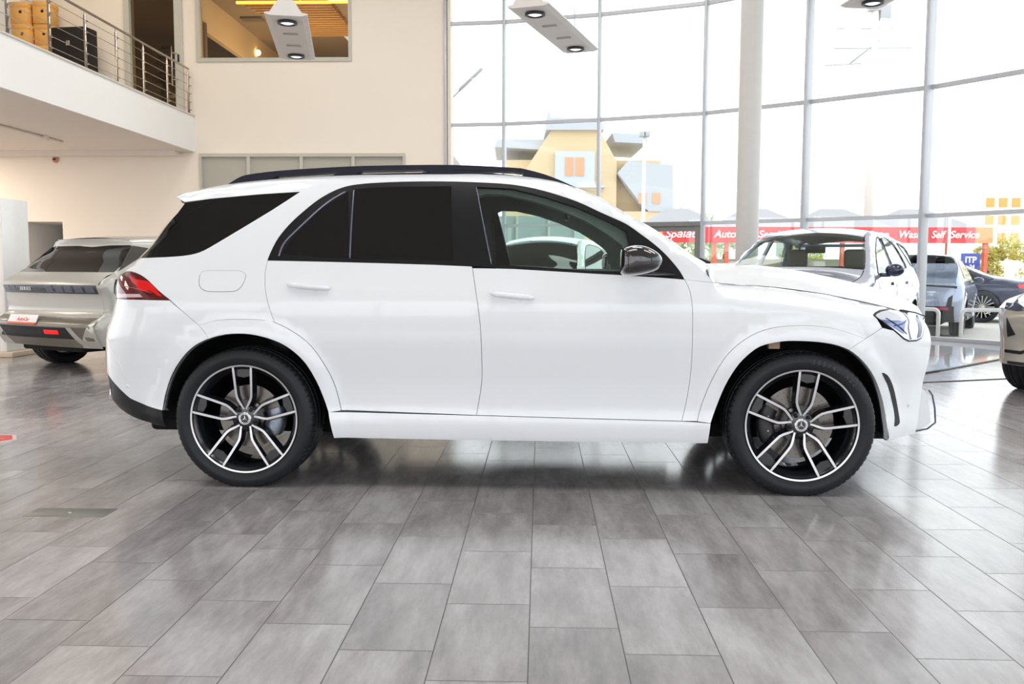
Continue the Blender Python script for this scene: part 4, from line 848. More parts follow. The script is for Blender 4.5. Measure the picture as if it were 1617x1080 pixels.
# recess with a dark door
W = MB(); W.box((-11.4, BWL+.28, 0), (-11.12, BWL+2.6, 2.15)); W.box((-10.15, BWL+.28, 0), (-9.9, BWL+2.6, 2.15)); W.box((-11.4, BWL+.28, 2.15), (-9.9, BWL+2.6, 2.3)); W.box((-11.4, BWL+2.6, 0), (-9.9, BWL+2.8, 2.3)); struct('wall_recess', W, WHITEP)
d = MB(); d.box((-11.05, BWL+2.52, 0), (-10.2, BWL+2.60, 2.02)); d.box((-11.0, BWL+2.50, .1), (-10.25, BWL+2.54, 1.96), 1); o = struct('door_1', d, [ALUD, pm('dark door glass', (40, 48, 46), .2)])
MB().tube([bw(-10.32, BWL+2.46, .95), bw(-10.32, BWL+2.46, 1.15)], .012, 6).build('door_handle', STEEL, o)
# frosted band of four panes
w = MB(); fr = [-7.17, -6.13, -5.01, -3.92, -2.83]
w.box((-7.17, BWL-.04, 3.50), (-2.83, BWL+.1, 3.57)); w.box((-7.17, BWL-.04, 2.3), (-2.83, BWL+.1, 2.36))
for i, a in enumerate(fr): w.box((a-(.035 if 0 < i < 4 else 0)+(-.05 if i == 4 else 0), BWL-.035, 2.36), (a+(.035 if 0 < i < 4 else .05 if i == 0 else 0), BWL+.1, 3.50))
wo = struct('window_1', w, ALUL)
for i in range(4): MB().box((fr[i]+.03, BWL+.02, 2.36), (fr[i+1]-.03, BWL+.05, 3.5)).build('frosted_pane', pm('frosted glass', (178, 174, 162), .35, var=.05, nscale=1), wo, M=BM)
# upper office window
w = MB(); w.box((-7.17, BWL-.03, 5.45), (-3.92, BWL+.12, 5.53)); w.box((-7.17, BWL-.03, 5.53), (-7.10, BWL+.12, 7.2)); w.box((-3.99, BWL-.03, 5.53), (-3.92, BWL+.12, 7.2)); w.box((-7.17, BWL-.03, 7.13), (-3.92, BWL+.12, 7.2)); wo = struct('window_2', w, ALUL)
MB().box((-7.10, BWL+.04, 5.53), (-3.99, BWL+.05, 7.15)).build('pane', pane('office window glass', (.86, .86, .84, 1), .05), wo, M=BM)
# mezzanine door and window
w = MB(); w.box((-8.68, BWL-.04, 4.33), (-8.56, BWL+.2, 6.95)); w.box((-7.62, BWL-.04, 4.33), (-7.45, BWL+.2, 6.95)); w.box((-8.68, BWL-.04, 6.87), (-7.45, BWL+.2, 6.97)); wo = struct('door_2', w, ALUL)
MB().box((-8.56, BWL+.06, 4.33), (-7.62, BWL+.07, 6.87)).build('pane', pane('tinted door glass', (.62, .58, .50, 1), .04), wo, M=BM)
m = MB(); m.tube([bw(-7.66, BWL-.10, 4.95), bw(-7.66, BWL-.10, 5.75)], .016, 8); m.tube([bw(-7.66, BWL-.10, 5.62), bw(-7.56, BWL-.03, 5.62)], .01, 6); m.tube([bw(-7.66, BWL-.10, 5.08), bw(-7.56, BWL-.03, 5.08)], .01, 6); m.build('pull_handle', STEEL, wo)
MB().bevbox((-7.555, BWL-.065, 5.42), (-7.525, BWL-.04, 5.60), .005).build('lock_plate', BLACKTRIM, wo, M=BM)
w = MB(); w.box((-11.24, BWL-.04, 4.33), (-11.0, BWL+.2, 6.9)); w.box((-11.9, BWL-.04, 4.33), (-11.84, BWL+.2, 6.9)); wo = struct('window_3', w, ALUL)
MB().box((-11.84, BWL+.06, 4.33), (-11.24, BWL+.07, 6.9)).build('pane', pane('tinted door glass', (.62, .58, .50, 1), .04), wo, M=BM)
# rooms behind the upper wall
TAN = pm('tan office wall', (214, 190, 148), .7, var=.02); BRN = pm('brown ceiling', (150, 132, 106), .8, var=.03)
w = MB(); w.box((-7.15, BWL+.28, 6.95), (-2.9, 26.5, 7.3)); struct('ceiling_office', w, BRN)
w = MB(); w.box((-7.27, BWL+.30, 4.33), (-7.15, BWL+.50, 6.95)); w.box((-7.27, BWL+.50, 4.33), (-7.15, BWL+3.4, 4.4)); w.box((-7.27, BWL+.50, 6.2), (-7.15, BWL+3.4, 6.95)); w.box((-7.27, BWL+3.4, 4.33), (-7.15, 26.5, 6.95)); struct('wall_office_left', w, TAN)
w = MB(); w.box((-7.2, 26.5, 4.33), (-2.9, 26.7, 7.1)); struct('wall_office_back', w, TAN)
w = MB(); w.box((-3.1, BWL+.3, 4.33), (-2.9, 26.5, 6.95)); struct('wall_office_right', w, TAN)
w = MB(); w.box((-15, BWL+.28, 4.1), (-2.9, 26.7, 4.33)); struct('floor_office', w, BRN)
w = MB(); w.box((-15, BWL+5.0, 4.33), (-7.27, BWL+5.2, 8.0)); w.box((-15, BWL+.28, 7.2), (-7.27, BWL+5.2, 7.4)); struct('wall_store_back', w, pm('brown store wall', (128, 104, 70), .8))
m = MB()
for k in range(16): m.bevbox((-6.55+k*.05, BWL+.62+k*.19, 6.85), (-4.55, BWL+.72+k*.19, 6.95), .01)
struct('trim_4', m, pm('warm wooden slats', (196, 150, 84), .5))
tag(MB().bevbox((-6.45, BWL+.38, 6.74), (-4.05, BWL+.42, 6.79), .005).build('led_strip', pm('amber led strip', (255, 190, 60), .4, emit=(255, 176, 48), estr=5.0), M=BM), 'thin amber light strip on the ceiling inside the upper office window', 'light strip')
m = MB(); m.ball((-7.10, BWL+3.9, 6.55), .07, 8); o = m.build('wall_lamp', pm('warm lamp glass', (255, 226, 170), .4, emit=(255, 214, 150), estr=12.0), M=BM); tag(o, 'small warm wall lamp glowing inside the upper office', 'lamp')
tag(MB().bevbox((-6.95, BWL+2.1, 6.90), (-6.45, BWL+2.4, 6.95), .01).build('air_vent', pm('dark vent', (110, 92, 70), .6), M=BM), 'small brown air vent in the upper office ceiling', 'vent')
tag(MB().bevbox((-7.14, BWL+.32, 5.55), (-7.10, BWL+.44, 6.35), .01).build('wall_panel', pm('brown panel', (120, 92, 66), .6), M=BM), 'narrow brown panel just inside the upper office window', 'panel')

# mezzanine slab
FA = -7.261
s = MB(); s.box((-15, -6.5, 3.604), (FA, BWL, 4.33)); sl = struct('ceiling_mezzanine', s, WHITEP)
s = MB(); s.box((-15, -6.5, 3.598), (FA-.02, BWL-.01, 3.604)); struct('ceiling_soffit', s, SOFFIT)
s = MB(); s.box((FA-.06, -6.5, 4.33), (FA+.02, BWL, 4.36)); struct('trim_5', s, pm('slab edge tile', (206, 198, 190), .4))
s = MB(); s.box((-15, BWL-.35, 3.50), (FA-.3, BWL, 3.604)); struct('trim_6', s, SOFFIT)
m = MB(); m.tube([bw(-9.15, -5, 3.575), bw(-9.15, 17.1, 3.575)], .022, 8); m.box((-9.25, 16.4, 3.50), (-9.05, 16.45, 3.60), M=BM); tag(m.build('ceiling_conduit', SOFFIT), 'thin cream conduit under the mezzanine soffit', 'conduit')
m = MB(); m.lathe([(0, -.05), (.05, -.05), (.07, -.02), (.07, 0)], 20, 'y', (0, 0, 0)); o = m.build('fire_sounder', [pm('pale red plastic', (206, 150, 130), .5)], M=BM @ Matrix.Translation((-10.243, BWL-.002, 3.451))); tag(o, 'small round red fire sounder high on the cream wall under the mezzanine', 'alarm')
MB().ball((0, 0, 0), .028, 8).build('sounder_lens', pm('dark red lens small', (90, 20, 14), .3), o, M=BM @ Matrix.Translation((-10.243, BWL-.06, 3.451)))

# railing
rail = thing('mezzanine_railing', 'steel railing with round posts and thin rods along the mezzanine edge', 'railing')
RA = FA-.08
POSTS = [11.3, 12.4, 13.47, 14.54, 15.60, 16.67, 17.73, 18.78]
p0 = None
for b in [4.9, 5.95, 7.0, 8.1, 9.2, 10.25]+POSTS:
    m = MB(); m.lathe([(0, 4.33), (.045, 4.33), (.045, 4.345), (.022, 4.35), (.022, 5.22), (.010, 5.24), (.010, 5.30)], 14, 'z'); 
    for z in (4.46, 4.62, 4.79, 4.96, 5.13): m.box((.015, -.012, z-.012), (.045, .012, z+.012))
    p = m.build('post', STEEL, rail, M=BM @ Matrix.Translation((RA, b, 0)))
MB().tube([bw(RA, 4.5, 5.305), bw(RA, 18.80, 5.305)], .022, 10).build('handrail', STEEL, rail)
for z in (4.46, 4.62, 4.79, 4.96, 5.13): MB().tube([bw(RA+.045, 4.5, z), bw(RA+.045, 18.84, z)], .005, 6).build('rod', STEEL, rail)

# ceiling, other walls
s = MB(); s.box((-15, -6.5, 8.4), (12, 20, 8.6)); struct('ceiling', s, pm('ceiling plaster', (224, 220, 214), .8), M=Matrix.Identity(4))
s = MB(); s.box((-15.3, -6.8, 0), (-15, -5, 8.6)); s.box((-15.3, 17, 0), (-15, 24, 8.6)); s.box((-15.3, -5, 3.4), (-15, 17, 8.6)); s.box((-15.3, -5, 0), (-15, 17, .3)); struct('wall_left', s, WALLM, M=Matrix.Identity(4))
s = MB()
for k in range(12): s.box((-15.2, -5+k*1.99, .3), (-15.1, -4.94+k*1.99, 3.4))
struct('window_20', s, ALU, M=Matrix.Identity(4))  # invented opening, lets daylight onto the soffit and wall under the mezzanine
# front wall behind the camera with a wide shop window
s = MB(); s.box((-15, -6.8, 0), (-12.4, -6.5, 8.5)); s.box((-12.4, -6.8, 5.6), (10, -6.5, 8.5)); s.box((9.0, -6.8, 0), (10.4, -6.5, 8.5)); s.box((-12.4, -6.8, 0), (9.0, -6.5, .25)); struct('wall_front', s, WALLM, M=Matrix.Identity(4))
s = MB()
for k in range(11): s.box((-12.4+k*2.14, -6.7, .25), (-12.34+k*2.14, -6.55, 5.6))
s.box((-12.4, -6.7, 2.1), (9.0, -6.55, 2.16)); wo = struct('window_4', s, ALU, M=Matrix.Identity(4))

# curved glass front
GLZ = pane('facade glass', (.96, .98, .97, 1), .04)
TZ = [2.068, 4.15, 6.2, 8.25]
def inward(i):
    a = Vector(PF[max(0, i-1)]); b = Vector(PF[min(len(PF)-1, i+1)]); t = (b-a).normalized(); n = Vector((-t.y, t.x))
    c = Vector((0, 8)); p = Vector(PF[i])
    return t, (n if n.dot(c-p) > 0 else -n)
for i in range(len(PF)):
    t, n = inward(i); p = Vector(PF[i]); M = Matrix(((t.x, n.x, 0, p.x), (t.y, n.y, 0, p.y), (0, 0, 1, 0), (0, 0, 0, 1)))
    f = MB()
    if i > 0 or True: f.bevbox((-.026, -.04, 0), (.026, .13 if i < 4 else .24, 8.4), .004, M=M, seg=1)
    if i < len(PF)-1:
        q = Vector(PF[i+1]); d = (q-p); L = d.length; d.normalize(); nn = Vector((-d.y, d.x)); nn = nn if nn.dot(Vector((0, 8))-p) > 0 else -nn
        K = Matrix(((d.x, nn.x, 0, p.x), (d.y, nn.y, 0, p.y), (0, 0, 1, 0), (0, 0, 0, 1)))
        for z in TZ: f.box((.02, -.02, z-.032), (L-.02, .07, z+.032), M=K)
        f.box((.02, -.03, 0), (L-.02, .09, .085), M=K)
        if i == 2: pass
    wo = f.build('window_%d' % (5+i), ALU); wo['kind'] = 'structure'
    if i < len(PF)-1:
        MB().box((.026, -.004, .085), (L-.026, .004, 8.4), M=K).build('pane', GLZ, wo)
        if i == 2:   # grey double door set in this bay
            f = MB(); f.bevbox((.80, -.03, 2.01), (L-.03, .10, 2.10), .004, M=K); f.bevbox((.80, -.03, 1.915), (L-.03, .06, 2.01), .004, M=K); f.bevbox((L-.15, -.03, 0), (L-.03, .08, 2.05), .004, M=K); f.bevbox((.80, -.03, 0), (.92, .08, 2.05), .004, M=K)
            dd = f.build('door_3', ALUD); dd['kind'] = 'structure'
th = MB(); th.tube([(4.30, 9.38, .003), (5.60, 9.80, .003)], .006, 5); t_ = th.build('trim_7', pm('dark edge strip', (70, 68, 72), .4)); t_['kind'] = 'structure'
# round column
m = MB(); m.lathe([(.175, 0), (.175, 8.4)], 48); m.lathe([(.20, 0), (.20, .08), (.175, .09)], 48); o = m.build('column_round', pm('pale grey column paint', (206, 203, 200), .38, 0, .5)); o.location = (3.70, 14.2, 0); o['kind'] = 'structure'

# hanging luminaires
LUM = pm('luminaire white', (226, 220, 216), .5); LRIM = pm('lamp rim dark', (60, 62, 66), .35, .3); LGL = pm('lamp glass lit', (235, 240, 245), .3, emit=(240, 245, 255), estr=1.2)
lum = thing('hanging_luminaire', None, None)
Lh = 1.24
m = MB(); prof = [(-.27, .02), (-.27, .035), (-.20, .045), (-.115, .17), (-.06, .22), (.06, .22), (.115, .17), (.20, .045), (.27, .035), (.27, .02), (.20, .0), (-.20, .0)]
m.prism(prof, -Lh, Lh, lambda u, v, h: (u, h, v)); m.build('housing', LUM, lum)
for y in (-.95, .95):
    r = MB(); r.lathe([(.085, -.002), (.125, -.002), (.13, -.03), (.10, -.035), (.085, -.01)], 32, 'z', (0, y, 0)); rr_ = r.build('lamp_rim', LRIM, lum)
    MB().lathe([(0, -.03), (.06, -.028), (.10, -.012)], 28, 'z', (0, y, 0)).build('lamp_glass', LGL, rr_)
for y in (-.33, .33):
    r = MB(); r.bevbox((-.10, y-.03, -.012), (.10, y+.03, .0), .004); r.build('slot', pm('luminaire slot', (176, 168, 162), .5), lum)
for y in (-.9, .9): MB().tube([(0, y, .2), (0, y, 4.0)], .006, 6).build('suspension_wire', STEEL, lum)
def lam(o, x0, y0, x1, y1, label):
    o.location = ((x0+x1)/2, (y0+y1)/2, 4.40); o.rotation_euler = (0, 0, math.atan2(-(x1-x0), y1-y0)); tag(o, label, 'ceiling lamp', 'hanging showroom luminaires')
lam(lum, -2.90, 11.74, -3.33, 14.16, 'white hanging luminaire in front of the upper office window')
l2 = copy_tree(lum); lam(l2, .23, 11.45, .97, 13.53, 'white hanging luminaire in front of the glass, nearest the wall corner')
l3 = copy_tree(lum); lam(l3, 4.56, 8.9, 4.30, 11.35, 'white hanging luminaire at the top edge, only its far tip showing')
l3['group'] = 'hanging showroom luminaires'
# amber cable of the first luminaire
m = MB(); m.tube([(-2.80+.10*math.sin(a), 11.75, 4.66+.13*math.cos(a)) for a in [k*.2 for k in range(0, 12)]], .010, 6); tag(m.build('amber_cable', pm('amber glow cable', (250, 190, 50), .4, emit=(255, 190, 50), estr=.8)), 'looped amber cable beside the hanging luminaire by the office window', 'cable')

# things on the mezzanine
KRAFT = pm('cardboard', (226, 172, 96), .75, var=.05); 
def carton(a, b, z, w, d, h, label, g=True):
    o = thing('cardboard_box', label, 'box', bw(a, b, z), -YAW, 'storage boxes on the mezzanine')
    MB().bevbox((-w/2, -d/2, 0), (w/2, d/2, h), .006, seg=1).build('carton', KRAFT, o); MB().bevbox((-w/2-.006, -d/2-.006, h-.10), (w/2+.006, d/2+.006, h+.004), .004, seg=1).build('lid', KRAFT, o)
    MB().lathe([(0, -.002), (.03, -.002), (.03, .004)], 16, 'y', (.04, -d/2-.004, h*.55)).build('hand_hole', pm('dark hole', (60, 34, 16), .8), o); return o
names = ['second from the bottom', 'third from the bottom', 'fourth from the bottom', 'topmost', 'bottom']
for k, nm in enumerate(['bottom box of', 'second box up in', 'third box up in', 'fourth box up in', 'fifth box up in']):
    carton(-10.48+.02*(k % 2), 18.3, 4.33+k*.43, .34, .40, .425, 'brown cardboard box, %s the stack by the white cabinet' % nm)
    carton(-10.10, 18.42+.03*(k % 2), 4.33+k*.44, .32, .40, .435, 'brown cardboard box, %s the stack nearer the black case' % nm)
o = thing('white_cabinet', 'tall white cabinet beside the cardboard boxes on the mezzanine', 'cabinet', bw(-10.84, 18.45, 4.33), -YAW); MB().bevbox((-.17, -.22, 0), (.17, .22, 2.3), .006).build('carcass', WHITEP, o); MB().bevbox((-.165, -.235, .02), (.165, -.221, 2.28), .003).build('door', WHITEP, o)
o = thing('black_cabinet', 'low black cabinet with a small metal lock on the mezzanine', 'cabinet', bw(-9.46, 18.3, 4.33), -YAW-.12)
MB().bevbox((-.38, -.2, 0), (.38, .2, 1.66), .03).build('carcass', pm('black fabric', (24, 20, 20), .7), o); MB().bevbox((-.03, -.245, 1.28), (.05, -.222, 1.38), .006).build('lock', STEEL, o)
for i, (a, h) in enumerate(((-8.38, 1.75), (-8.02, 1.6))):
    o = thing('potted_plant', 'dry potted plant behind the mezzanine door, %s' % ('the taller one by the door frame' if i == 0 else 'the shorter one by the pull handle'), 'plant', bw(a, BWL+1.2, 4.33), 0, 'plants behind the mezzanine door')
    m = MB(); m.lathe([(0, 0), (.12, 0), (.16, .3), (.14, .3), (0, .28)], 20); m.build('pot', pm('brown pot', (110, 76, 50), .6), o)
    m = MB(); m.tube([(0, 0, .28), (.03, 0, .8), (0, .02, h-.1)], [.02, .014, .01], 6); m.build('stem', pm('dry stem', (96, 78, 40), .8), o)
    m = MB(); rnd = random.Random(i)
    for k in range(60):
        t = rnd.uniform(.45, 1); a_ = rnd.uniform(0, 6.28); r = rnd.uniform(.08, .26); c = Vector((0, 0, .28+(h-.3)*t)); tip = c+Vector((r*math.cos(a_), r*math.sin(a_), rnd.uniform(-.02, .10))); s_ = Vector((-math.sin(a_), math.cos(a_), 0))*.03
        mid = (c+tip)/2+Vector((0, 0, .03)); m.add([c, mid+s_, tip, mid-s_], [(0, 1, 2, 3)])
    m.build('foliage', pm('dark olive leaves', (92, 82, 40), .7), o, fix=False)
o = thing('display_rack', 'dark shelving rack in the store behind the mezzanine door', 'shelving', bw(-8.1, BWL+2.0, 4.33), -YAW)
for z in (0, .4, .8, 1.15): MB().bevbox((-.6, -.2, z), (.6, .2, z+.03), .003).build('shelf', pm('dark walnut', (70, 44, 26), .6), o)
for x in (-.6, .57): MB().box((x, -.2, 0), (x+.03, .2, 1.2)).build('side_panel', pm('dark walnut', (70, 44, 26), .6), o)

# white display stand at the left edge
o = thing('display_stand', 'white framed display stand with pale panels at the left edge behind the silver hatchback', 'display stand', (-7.2, 12.15, 0), -.05)
ST = pm('white stand gloss', (232, 232, 230), .3, 0, .5, .3)
MB().bevbox((-1.2, -.35, .0), (.62, .35, .07), .01).build('base', pm('pale birch plinth', (206, 190, 168), .5), o)
m = MB(); m.bevbox((.42, -.30, .07), (.52, .30, 2.10), .012); m.build('post', ST, o)
m = MB(); m.bevbox((-1.2, -.28, 1.95), (.45, .28, 2.08), .01); m.build('top_rail', ST, o)
m = MB(); m.bevbox((-1.2, -.05, .10), (.42, .05, 1.95), .006); m.build('back_panel', pm('stand panel', (214, 216, 212), .35), o)
m = MB(); m.bevbox((-1.2, -.20, 1.50), (.40, .0, 1.53), .005); m.build('shelf', ST, o)
m = MB(); m.bevbox((-.6, -.12, .95), (.38, -.04, 1.22), .01); m.build('screen', pm('stand screen', (190, 184, 186), .2), o)

# floor marks
o = thing('floor_sticker', 'red floor sticker with a pale rim at the left edge', 'sticker', (-3.66, 6.17, 0), 0)
m = MB(); m.lathe([(0, .0008), (.20, .0008), (.205, 0)], 6); m.build('sticker_rim', pm('pale sticker rim', (214, 190, 186), .5), o); m = MB(); m.lathe([(0, .0016), (.175, .0016)], 6); m.build('sticker_face', pm('red sticker', (200, 74, 66), .5), o)
text('sticker_print', 'STOP', .09, pm('pale sticker print', (226, 160, 150), .5), o, Matrix.Translation((0, 0, .002)), .001, .0005)
o = thing('floor_hatch', 'small grey floor hatch set in the tiles near the rear wheel', 'floor hatch', bw(-2.30, 4.24, 0), -YAW)
m = MB(); m.bevbox((-.20, -.075, -.004), (.20, .075, .0015), .001, seg=1); m.build('plate', pm('hatch grey', (118, 118, 112), .45), o); MB().lathe([(0, .003), (.01, .003), (.012, 0)], 12).build('screw', STEEL, o)

# ------------------------------------------------------------------ outside
m = MB(); o_ = [(p[0]+.0, p[1]) for p in PF]
m.box((-60, -60, -.12), (90, 120, -.13+.02)); g = m.build('ground_outside', pm('pale forecourt paving', (206, 198, 188), .8, var=.05, nscale=.6)); g['kind'] = 'structure'
m = MB(); m.box((4, 24.5, -.10), (60, 27.2, -.04)); g = m.build('kerb_outside', pm('warm kerb', (226, 206, 184), .8)); g['kind'] = 'structure'
def hoop(x, y, a, w, label):
    m = MB(); c, s = math.cos(a), math.sin(a); pts = []
    for k in range(7): q = PI-k*PI/12; pts.append((-w/2+.09+.09*math.cos(q), .40+.09*math.sin(q)))
    pr = [(-w/2, -.1)] + pts + [(w/2-.09+.09*math.cos(q), .40+.09*math.sin(q)) for q in [PI/2-k*PI/12 for k in range(7)]] + [(w/2, -.1)]
    m.tube([(x+u*c, y+u*s, z) for u, z in pr], .034, 10); tag(m.build('hoop_barrier', pm('pale grey steel tube', (212, 210, 212), .35, .2)), label, 'barrier', 'hoop barriers outside the glass')
hoop(8.9, 15.35, -.12, 2.25, 'pale steel hoop barrier outside the glass, beside the mullion and in front of the coupe')
hoop(6.55, 16.05, -.35, 2.0, 'pale steel hoop barrier outside the glass, its end just past the white nose')
# car wash canopy
RED = pm('red fascia', (226, 62, 66), .5); REDP = pm('orange red post', (222, 104, 78), .5); WHT = pm('white fascia lettering', (255, 250, 246), .5)
cw = thing('car_wash_canopy', 'red fascia car wash canopy with white lettering and grey hipped roofs', 'canopy', (0, 0, 0))
MB().box((5.2, 36, 2.22), (18.5, 36.5, 2.84)).build('fascia', RED, cw)
MB().box((18.5, 36, 2.22), (19.2, 36.5, 2.84)).build('fascia_end', pm('orange fascia end', (240, 150, 90), .5), cw)
MB().box((5.3, 35.95, 2.26), (6.0, 36.0, 2.80)).build('logo_patch', pm('orange logo patch', (250, 160, 84), .5), cw)
FT = Matrix.Rotation(PI/2, 4, 'X')
def sign(t, x, w): text('lettering', t, .40, WHT, cw, Matrix.Translation((x, 35.93, 2.54)) @ FT @ Matrix.Scale(w, 4, (1, 0, 0)), .007, .01, .25)
for t, px, w in (('Spălăt', 1071, 1.12), ('Auto', 1141, 1.05), ('Service', 1217, 1.05), ('Auto', 1380, 1.05), ('Wash', 1430, .98), ('Self', 1474, .9), ('Service', 1516, 1.0)):
    sign(t, (px-808.5)/1413.6*(35.93+.1), w)
for x in (5.6, 8.05, 8.55, 11.4, 13.2, 15.2, 17.45, 18.95): MB().box((x, 36.1, -.1), (x+.14, 36.3, 2.22)).build('post', REDP, cw)
for i, x in enumerate((5.4, 8.7, 12.0, 15.4)):
    m = MB(); w2 = 3.2; m.add([(x, 36.0, 2.84), (x+w2, 36.0, 2.84), (x+w2, 42, 2.84), (x, 42, 2.84), (x+w2*.35, 38.4, 3.72), (x+w2*.65, 38.4, 3.72)], [(0, 1, 5, 4), (1, 2, 5), (2, 3, 4, 5), (3, 0, 4), (0, 3, 2, 1)]); m.build('roof', pm('pale grey membrane roof', (160, 156, 156), .7), cw)
m = MB(); m.box((5.4, 40, -.1), (18.8, 40.3, 1.6)); m.build('rear_wall', pm('pale wash wall', (226, 220, 200), .7), cw)
for x in (9.0, 12.4, 15.9): MB().bevbox((x, 37, -.1), (x+.5, 37.5, 1.5), .03).build('wash_pump', pm('pump white', (232, 226, 220), .5), cw)
# blue opening-hours board
bb = thing('blue_board', 'small blue board with white print on a post by the car wash', 'sign', (14.9, 29.6, -.1))
MB().box((-.03, 0, 0), (.03, .06, 1.25)).build('post', pm('pale post', (220, 216, 210), .5), bb); MB().bevbox((-.14, -.05, 1.22), (.48, -.01, 1.80), .01).build('panel', pm('blue panel', (70, 84, 170), .4), bb)
text('lettering', 'ITP', .28, WHT, bb, Matrix.Translation((.17, -.055, 1.58)) @ FT, .008, .003)
text('lettering', '24', .18, WHT, bb, Matrix.Translation((.22, -.055, 1.36)) @ FT, .004, .003)
m = MB(); m.box((13.2, 33, -.1), (19, 33.2, .75)); tag(m.build('low_wall', pm('pale yard wall', (238, 232, 214), .7)), 'low pale yard wall under the car wash canopy', 'wall')
# poles
def pole(name, x, y, h, r, mat, label, head=None, cat='lamp post'):
    o = thing(name, label, cat, (x, y, -.1)); MB().tube([(0, 0, 0), (0, 0, h)], [r, r*.7], 12).build('pole', mat, o)
    if head: head(o, h)
    return o
WPL = pm('pale pole paint', (226, 224, 222), .5); GPL = pm('grey lamp metal', (176, 178, 180), .5)
def twin(o, h):
    for s in (-1, 1): MB().bevbox((s*.10-.16, -.2, h-.25), (s*.10+.16, .2, h), .04).build('lamp_head', GPL, o)
pole('lamp_post', 6.53, 45, 8.0, .11, WPL, 'white floodlight pole in front of the yellow house', twin)
pole('flag_pole', 14.55, 30, 3.3, .06, WPL, 'slim white pole in front of the red canopy', None, 'pole')
def mast(o, h):
    MB().bevbox((-.35, -.2, h-.5), (.25, .2, h), .05).build('antenna_box', GPL, o); MB().bevbox((.2, -.2, h-.9), (.7, .2, h-.2), .05).build('antenna_box', GPL, o)
    for z, w in ((h-2.2, 1.9), (h-1.3, 1.8)): MB().tube([(-w, 0, z), (w, .3, z+.1)], .03, 6).build('crossarm', GPL, o)
    MB().tube([(-1.1, .2, h-2.9), (1.0, -.3, h-1.2)], .05, 6).build('crossarm', GPL, o); MB().tube([(-2.3, 0, h-3.0), (-.6, 0, h-2.9)], .03, 6).build('crossarm', GPL, o)
pole('utility_mast', 17.15, 43.5, 13.9, .24, pm('pale concrete mast', (226, 214, 206), .7), 'tall concrete mast with crossarms and antennas behind the glass', mast, 'mast')
def arm(o, h):
    MB().tube([(0, 0, h), (.05, 0, h+.5), (.35, 0, h+.8)], .03, 8).build('arm', GPL, o); MB().bevbox((-.04, -.08, -.03), (.85, .08, .05), .03, M=Matrix.Translation((.3, 0, h+.75)) @ Matrix.Rotation(-.75, 4, 'Y')).build('lamp_head', GPL, o)
pole('street_lamp', -1.78, 26, 5.6, .07, GPL, 'grey street lamp leaning into view beside the cream wall corner', arm, 'street lamp')
# grey neighbour building seen through the car windows and its white sloping canopy edge
nb = thing('neighbour_hall', 'low grey-blue clad hall with white trims behind the glass', 'building', (0, 0, 0))
MB().box((-.75, 25.5, -.1), (2.05, 32, 2.65)).build('wall', pm('grey blue cladding', (186, 200, 206), .5), nb)
for x in (-.75, .1, 1.0, 1.75): MB().box((x, 25.42, -.1), (x+.07, 25.5, 2.65)).build('trim', WPL, nb)
gb = thing('gabled_shed', 'pale grey shed with a white sloping verge beside the cream wall corner', 'building', (-3.2, 27.5, -.1))
MB().prism([(-3, 0), (1.35, 0), (1.35, 4.25), (.2, 5.9), (-3, 9)], 0, 4, lambda u, v, h: (u, h, v)).build('wall', pm('shed grey', (196, 198, 194), .7), gb)
MB().prism([(1.55, 4.15), (1.7, 4.3), (.15, 6.4), (-3, 9.5), (-3, 9.2)], -.1, .0, lambda u, v, h: (u, h, v)).build('verge', WPL, gb)
# yellow house
YEL = pm('pale yellow render', (212, 190, 154), .8, var=.02); RFG = pm('pale grey roof', (184, 188, 194), .7); ORG = pm('orange curtain', (226, 160, 126), .7)
yh = thing('yellow_house', 'pale yellow house with gables and a grey roof beyond the glass', 'house', (0, 60, 0))
MB().box((-.6, 1, 0), (10.0, 10, 8.4)).build('wall', YEL, yh)
MB().prism([(1.3, 0), (6.9, 0), (6.9, 8.2), (5.7, 10.3), (2.6, 10.3), (.9, 7.7)], 0, 6, lambda u, v, h: (u, h, v)).build('wall', YEL, yh)
MB().prism([(2.2, 10.2), (6.0, 10.2), (5.8, 10.9), (2.5, 11.0), (2.4, 11.5), (2.2, 10.9)], -.4, 6, lambda u, v, h: (u, h, v)).build('roof', RFG, yh)
MB().prism([(-1.2, 9.2), (2.6, 9.0), (2.3, 9.7), (-1.0, 9.7)], .5, 8, lambda u, v, h: (u, h, v)).build('roof', RFG, yh)
MB().prism([(6.8, 9.5), (8.9, 9.4), (9.0, 10.0), (6.6, 10.1)], .2, 8, lambda u, v, h: (u, h, v)).build('roof', RFG, yh)
MB().prism([(6.9, 7.4), (8.6, 5.2), (9.0, 4.9), (10.6, 4.9), (10.5, 7.9), (7.6, 8.2)], -.6, .8, lambda u, v, h: (u, h, v)).build('roof', RFG, yh)
MB().box((2.8, -.5, 6.6), (5.4, 0, 8.8)).build('balcony_glazing', pm('pale glazing', (190, 196, 204), .3), yh)
for x in (3.45, 4.15): MB().box((x, -.56, 7.2), (x+.55, -.5, 8.4)).build('window', ORG, yh)
for x in (8.3, 9.2): MB().box((x, -.66, 5.4), (x+.5, -.6, 6.1)).build('window', ORG, yh)
MB().box((2.6, -.6, 6.45), (6.1, .3, 6.6)).build('balcony_slab', RFG, yh)
MB().box((3.2, -.45, 4.9), (5.3, .0, 5.9)).build('sign_board', pm('pale sign board', (232, 230, 228), .5), yh)
MB().box((6.9, -.5, 0), (10.1, 1, 4.9)).build('wall', YEL, yh)
MB().box((7.6, -.58, 0), (9.6, -.5, 3.3)).build('garage_opening', pm('brown garage shade', (206, 170, 134), .8), yh)
